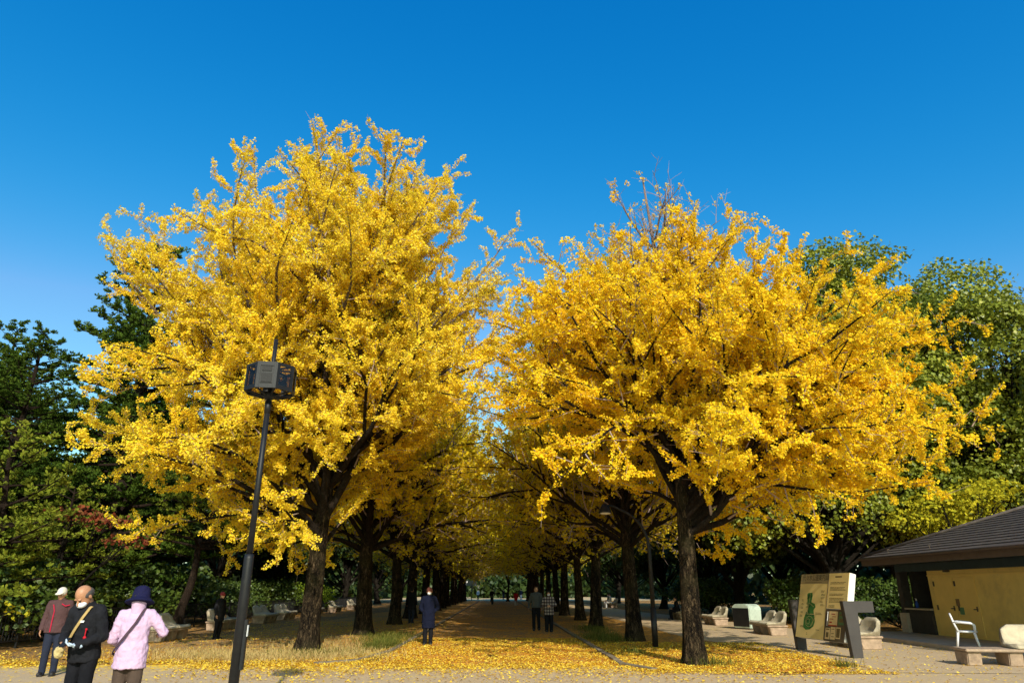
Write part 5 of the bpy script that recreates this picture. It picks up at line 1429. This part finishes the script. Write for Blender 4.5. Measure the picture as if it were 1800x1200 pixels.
# --- broadleaf trees made of leafy clumps
def blob_tree(seed, name, label, loc, H, r0, blobs, mats, dens, size, rotz=0, group=None, cat='tree', fork=0.35, inner=0.6, trunk=True, parts=('trunk', 'branches', 'crown')):
    """blobs: (x,y,z,rx,ry,rz) leaf clumps carried by limbs"""
    g = np.random.default_rng(seed)
    zt = np.linspace(0, H * 0.75, 8); wob = np.cumsum(g.normal(0, .10 * min(1, H / 8), (8, 2)), 0); wob[0] = 0
    tp = np.stack([wob[:, 0], wob[:, 1], zt], 1); tr = r0 * (1 - zt / (H * 0.75) * 0.85)
    lim = []; P = []; Nn = []
    for (x, y, z, rx, ry, rz) in blobs:
        c = np.array([x, y, z])
        zs = np.clip(z * fork + g.uniform(-.4, .4), 0.1, H * .7)
        s = np.array([np.interp(zs, zt, tp[:, 0]), np.interp(zs, zt, tp[:, 1]), zs])
        mid = (s + c) / 2 + g.normal(0, .25, 3) * min(1, H / 8) + np.array([0, 0, -0.08 * (z - zs)])
        tt = np.linspace(0, 1, 8)[:, None]
        Q = (1 - tt) ** 2 * s + 2 * tt * (1 - tt) * mid + tt ** 2 * c
        rb = min(r0 * 0.5, 0.02 + 0.018 * np.linalg.norm(c - s))
        lim.append((Q, np.linspace(rb, 0.02, 8), 6))
        for _ in range(7):
            e = c + g.normal(0, 1, 3) * np.array([rx, ry, rz]) * .5
            lim.append((np.array([Q[int(g.integers(4, 8))], (Q[6] + e) / 2 + g.normal(0, .1, 3), e]), np.array([.025, .016, .006]) * min(1, H / 6), 4))
        area = 4 * math.pi * ((rx * ry + rx * rz + ry * rz) / 3)
        n = int(area * dens)
        d = g.normal(0, 1, (n, 3)); d /= np.linalg.norm(d, axis=1, keepdims=True)
        # lumpy shell, gaps below
        lump = 1 + 0.22 * np.sin(d[:, 0] * 5 + seed + x) * np.sin(d[:, 1] * 6 + y) + 0.16 * np.sin(d[:, 2] * 7 + x * 3 + d[:, 0] * 9) + 0.10 * np.sin(d[:, 0] * 17 + d[:, 2] * 13 + y)
        rad = lump * (inner + (1.02 - inner) * g.random(n) ** 0.45)
        k = g.random(n) < np.where(d[:, 2] < -0.35, 0.35, 1.0)
        p = c + d * rad[:, None] * np.array([rx, ry, rz]); P.append(p[k]); Nn.append(d[k])
    P = np.concatenate(P); Nn = np.concatenate(Nn); n = len(P)
    dirs = g.normal(0, 1, (n, 3)) + Nn * 0.5 + np.array([0, 0, -0.2])
    U = g.normal(0, .55, (n, 3)) + Nn * 0.8 + np.array([0, 0, .6])
    v, f = leaf_quads(P, dirs, U, g.uniform(size[0], size[1], n), 0.12)
    t = thing(name, label, cat, loc, rotz, group)
    if trunk: add(parts[0], trunk_mesh(parts[0], tp, tr, mats[0], g, sides=16, flare=1.5), t)
    add(parts[1], tubes_mesh(parts[1], lim, mats[0]), t)
    add(parts[2], mesh_np(parts[2], v, f, mats[1]), t)
    return t

def crown_blobs(seed, n, cx, cy, z0, z1, rad, r, flat=0.7):
    g = np.random.default_rng(seed); out = []
    tries = 0
    while len(out) < n and tries < 4000:
        tries += 1
        z = g.uniform(z0, z1); f = rad(z); a = g.uniform(0, 6.283); q = f * math.sqrt(g.uniform(0.2, 1))
        x, y = cx + q * math.cos(a), cy + q * math.sin(a)
        rr = g.uniform(*r)
        if all(math.dist((x, y, z * 1.3), (b[0], b[1], b[2] * 1.3)) > 0.52 * (rr + b[3]) for b in out):
            out.append((x, y, z, rr, rr * g.uniform(.85, 1.1), rr * flat * g.uniform(.85, 1.15)))
    return out

m_camb = barkmat('camphor_bark', (0.02, 0.016, 0.012), (0.10, 0.08, 0.06), zs=.4)
m_caml = leafmat('camphor_leaf', [(0.20, 0.235, 0.022), (0.28, 0.31, 0.026), (0.35, 0.37, 0.03), (0.13, 0.16, 0.018), (0.46, 0.43, 0.04)], 0.25, patch=(0.13, 0.17, 0.018), pscale=0.4, gloss=0.03)
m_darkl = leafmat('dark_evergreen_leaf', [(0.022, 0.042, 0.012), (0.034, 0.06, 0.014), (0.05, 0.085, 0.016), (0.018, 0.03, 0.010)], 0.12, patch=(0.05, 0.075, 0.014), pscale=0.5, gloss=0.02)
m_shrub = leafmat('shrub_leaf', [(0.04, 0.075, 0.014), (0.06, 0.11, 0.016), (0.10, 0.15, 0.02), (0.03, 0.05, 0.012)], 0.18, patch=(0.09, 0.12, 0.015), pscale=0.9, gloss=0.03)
m_limeg = leafmat('lime_leaf', [(0.18, 0.27, 0.02), (0.24, 0.32, 0.03), (0.13, 0.20, 0.02)], 0.3)
m_yellowg = leafmat('yellow_green_leaf', [(0.50, 0.46, 0.03), (0.62, 0.52, 0.03), (0.36, 0.36, 0.03), (0.70, 0.55, 0.03)], 0.38)
m_maple = leafmat('red_maple_leaf', [(0.26, 0.06, 0.03), (0.34, 0.09, 0.04), (0.20, 0.05, 0.03), (0.30, 0.14, 0.05)], 0.3)
m_orange = leafmat('orange_maple_leaf', [(0.36, 0.15, 0.04), (0.42, 0.20, 0.05), (0.28, 0.13, 0.06)], 0.3)

cam_rad = prof([6, 9, 13, 16.5, 18.5], [4.5, 7.0, 7.4, 4.6, 1.5])
blob_tree(61, 'camphor_tree', 'big green camphor rising above the right ginkgo, left hand crown', (15.4, 35.0, 0), 17.6, 0.62, crown_blobs(61, 64, 0, 0, 5, 16.6, cam_rad, (1.5, 2.4), 0.66), (m_camb, m_caml), 85, (0.11, 0.18), group='camphors behind the kiosk')
blob_tree(62, 'camphor_tree', 'green camphor at the right edge above the kiosk roof', (23.6, 33.5, 0), 15.4, 0.55, crown_blobs(62, 58, 0, 0, 4.5, 14.8, cam_rad, (1.4, 2.3), 0.66), (m_camb, m_caml), 85, (0.11, 0.18), group='camphors behind the kiosk')
# darker evergreens further back, both sides
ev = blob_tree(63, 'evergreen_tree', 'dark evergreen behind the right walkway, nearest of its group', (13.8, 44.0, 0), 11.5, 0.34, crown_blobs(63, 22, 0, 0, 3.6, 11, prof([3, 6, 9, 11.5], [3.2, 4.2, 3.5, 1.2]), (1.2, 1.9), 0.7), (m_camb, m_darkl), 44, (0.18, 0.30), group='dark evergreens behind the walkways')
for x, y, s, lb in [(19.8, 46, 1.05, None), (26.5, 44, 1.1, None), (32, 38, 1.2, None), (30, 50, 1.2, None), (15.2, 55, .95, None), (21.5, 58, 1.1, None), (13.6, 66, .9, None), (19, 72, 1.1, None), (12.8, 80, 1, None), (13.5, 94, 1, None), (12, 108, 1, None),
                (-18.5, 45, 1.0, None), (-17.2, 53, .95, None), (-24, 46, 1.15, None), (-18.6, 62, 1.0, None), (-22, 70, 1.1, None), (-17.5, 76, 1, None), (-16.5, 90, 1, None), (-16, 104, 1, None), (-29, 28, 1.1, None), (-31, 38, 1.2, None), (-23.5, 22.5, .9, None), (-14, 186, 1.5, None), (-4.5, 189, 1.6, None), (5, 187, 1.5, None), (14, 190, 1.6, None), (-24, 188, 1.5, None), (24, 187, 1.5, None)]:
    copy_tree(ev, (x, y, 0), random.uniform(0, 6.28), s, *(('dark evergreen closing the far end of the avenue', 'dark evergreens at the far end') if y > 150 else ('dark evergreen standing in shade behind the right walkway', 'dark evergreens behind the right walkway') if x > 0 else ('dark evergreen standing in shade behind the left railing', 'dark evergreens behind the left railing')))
# yellow trees on the right
blob_tree(64, 'yellow_tree', 'yellow green tree glowing behind the right camphor', (22.6, 42.5, 0), 12.5, 0.25, crown_blobs(64, 18, 0, 0, 5, 12, prof([4, 8, 12.5], [3, 4, 1.5]), (1.1, 1.8), 0.7), (m_camb, m_yellowg), 34, (0.14, 0.22))
blob_tree(65, 'small_yellow_tree', 'bright yellow small tree just above the kiosk roof', (18.9, 29.2, 0), 5.6, 0.14, [(-1.2, -.4, 4.9, 1.3, .9, .5), (.2, -.6, 5.3, 1.2, .9, .5), (1.3, -.2, 5.5, 1.0, .8, .45), (-2.4, 0, 4.3, 1.0, .8, .4), (.6, .5, 4.6, 1.4, 1, .6), (-.6, .6, 4.0, 1.2, 1, .5)], (m_camb, m_yellowg), 70, (0.10, 0.15))
# red maple behind the left railing, brownish maple at the far end
blob_tree(66, 'red_maple', 'dull red maple spray in the shade under the left ginkgo', (-15.6, 25.0, 0), 5.2, 0.12, [(0.2, -.3, 4.1, 1.1, .7, .22), (1.4, -.2, 3.8, 0.9, .7, .2), (2.1, .2, 3.2, .9, .7, .18)], (m_camb, m_maple), 45, (0.09, 0.14))
blob_tree(67, 'far_maple', 'brownish orange maple hanging over the far end of the avenue', (-0.6, 108, 0), 8.0, 0.2, [(-2.6, 0, 4.6, 2.4, 1.2, .7), (-.8, 0, 5.6, 2.2, 1.2, .8), (-4.6, 0, 3.7, 1.8, 1.2, .5), (1.0, 0, 6.6, 1.7, 1.2, .8), (-1.8, 0, 6.8, 1.4, 1.2, .7)], (m_camb, m_orange), 26, (0.16, 0.26))

# shrubs
def shrub_blobs(seed, n, w, h):
    g = np.random.default_rng(seed)
    return [(g.uniform(-w, w), g.uniform(-w * .5, w * .5), g.uniform(.35, h), g.uniform(.5, .9), g.uniform(.5, .8), g.uniform(.4, .6)) for _ in range(n)]
s1 = blob_tree(71, 'shrub', 'glossy dark shrub behind the railing, left of the capped person', (-17.0, 20.0, 0), 2.0, 0.05, shrub_blobs(71, 13, 1.5, 1.7), (m_camb, m_shrub), 90, (0.09, 0.15), group='shrubs behind the left railing', cat='shrub', trunk=False, parts=('stem', 'stem', 'foliage'))
LS = ['behind the bald head', 'behind the navy hat', 'right of the pink jacket', 'behind the first left bench', 'right of the leaning trunk', 'behind the red hatted figure', 'left of the lamp pole', 'right of the lamp pole', 'behind the fourth left bench', 'beside the front left trunk', 'beyond the front left trunk', 'beyond the second left trunk']
for i, nm in enumerate(LS):
    y = 21.5 + i * 3.1
    copy_tree(s1, (-16.4 - .2 * (i % 3), y, 0), random.uniform(0, 6.28), random.uniform(.9, 1.45), 'dark leafy shrub behind the railing, ' + nm, 'shrubs behind the left railing')
blob_tree(72, 'lime_shrub', 'clipped lime green shrub between the first two left trunks', (-15.2, 52.0, 0), 2.4, 0.05, [(-.9, 0, 1.2, 1.1, .9, .8), (.7, 0, 1.3, 1.2, .9, .8), (1.8, 0, 1.1, .8, .8, .7)], (m_camb, m_limeg), 70, (0.10, 0.16), cat='shrub', trunk=False, parts=('stem', 'stem', 'foliage'))
blob_tree(73, 'yellow_shrub', 'shrub flecked with yellow leaves behind the bald person', (-14.6, 19.2, 0), 2.2, 0.05, [(-.4, 0, 1.6, .7, .4, .3), (.6, 0, 1.3, .6, .4, .2), (1.3, .3, 1.05, .5, .4, .2), (-.9, .2, 2.2, .6, .4, .25)], (m_camb, m_yellowg), 34, (0.08, 0.12), cat='shrub', trunk=False, parts=('stem', 'stem', 'foliage'))
for i, (x, y, s) in enumerate([(16.5, 31.5, 1.0), (14.6, 37.5, 1.0), (13.9, 49.5, 1.1), (17.5, 42, 1.2), (15.0, 60, 1.2)]):
    copy_tree(s1, (x, y, 0), random.uniform(0, 6.28), s, 'dark shrub in shade ' + ['left of the kiosk counter', 'behind the litter bin', 'behind the farther right benches', 'between the kiosk and the litter bin, farther back', 'far back along the right walkway'][i], 'shrubs behind the right walkway')

# far wood that closes the view
def treeline():
    g = np.random.default_rng(99); P = []; n = 0
    def wall(x0, y0, x1, y1, h, n):
        t = g.random(n); z = g.random(n) ** 0.8
        top = h * (0.75 + 0.25 * np.sin(t * 37 + 1) * np.sin(t * 91))
        P.append(np.stack([x0 + (x1 - x0) * t + g.normal(0, 1.2, n), y0 + (y1 - y0) * t + g.normal(0, 1.2, n), z * top], 1))
    wall(-70, 184, 70, 184, 18, 16000); wall(-30, 180, 30, 180, 9, 14000); wall(-27, 18, -25, 178, 9, 14000); wall(38, 20, 24, 178, 10, 14000); wall(-60, 15, -27, 24, 12, 7000); wall(38, 24, 80, 30, 12, 7000); wall(-9, 150, 12, 150, 5, 2500)
    P = np.concatenate(P); n = len(P)
    v, f = leaf_quads(P, g.normal(0, 1, (n, 3)), g.normal(0, 1, (n, 3)) + np.array([0, -.5, .5]), g.uniform(.5, 1.1, n), .1)
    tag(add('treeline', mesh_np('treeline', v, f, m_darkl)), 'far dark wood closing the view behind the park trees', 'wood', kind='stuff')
treeline()
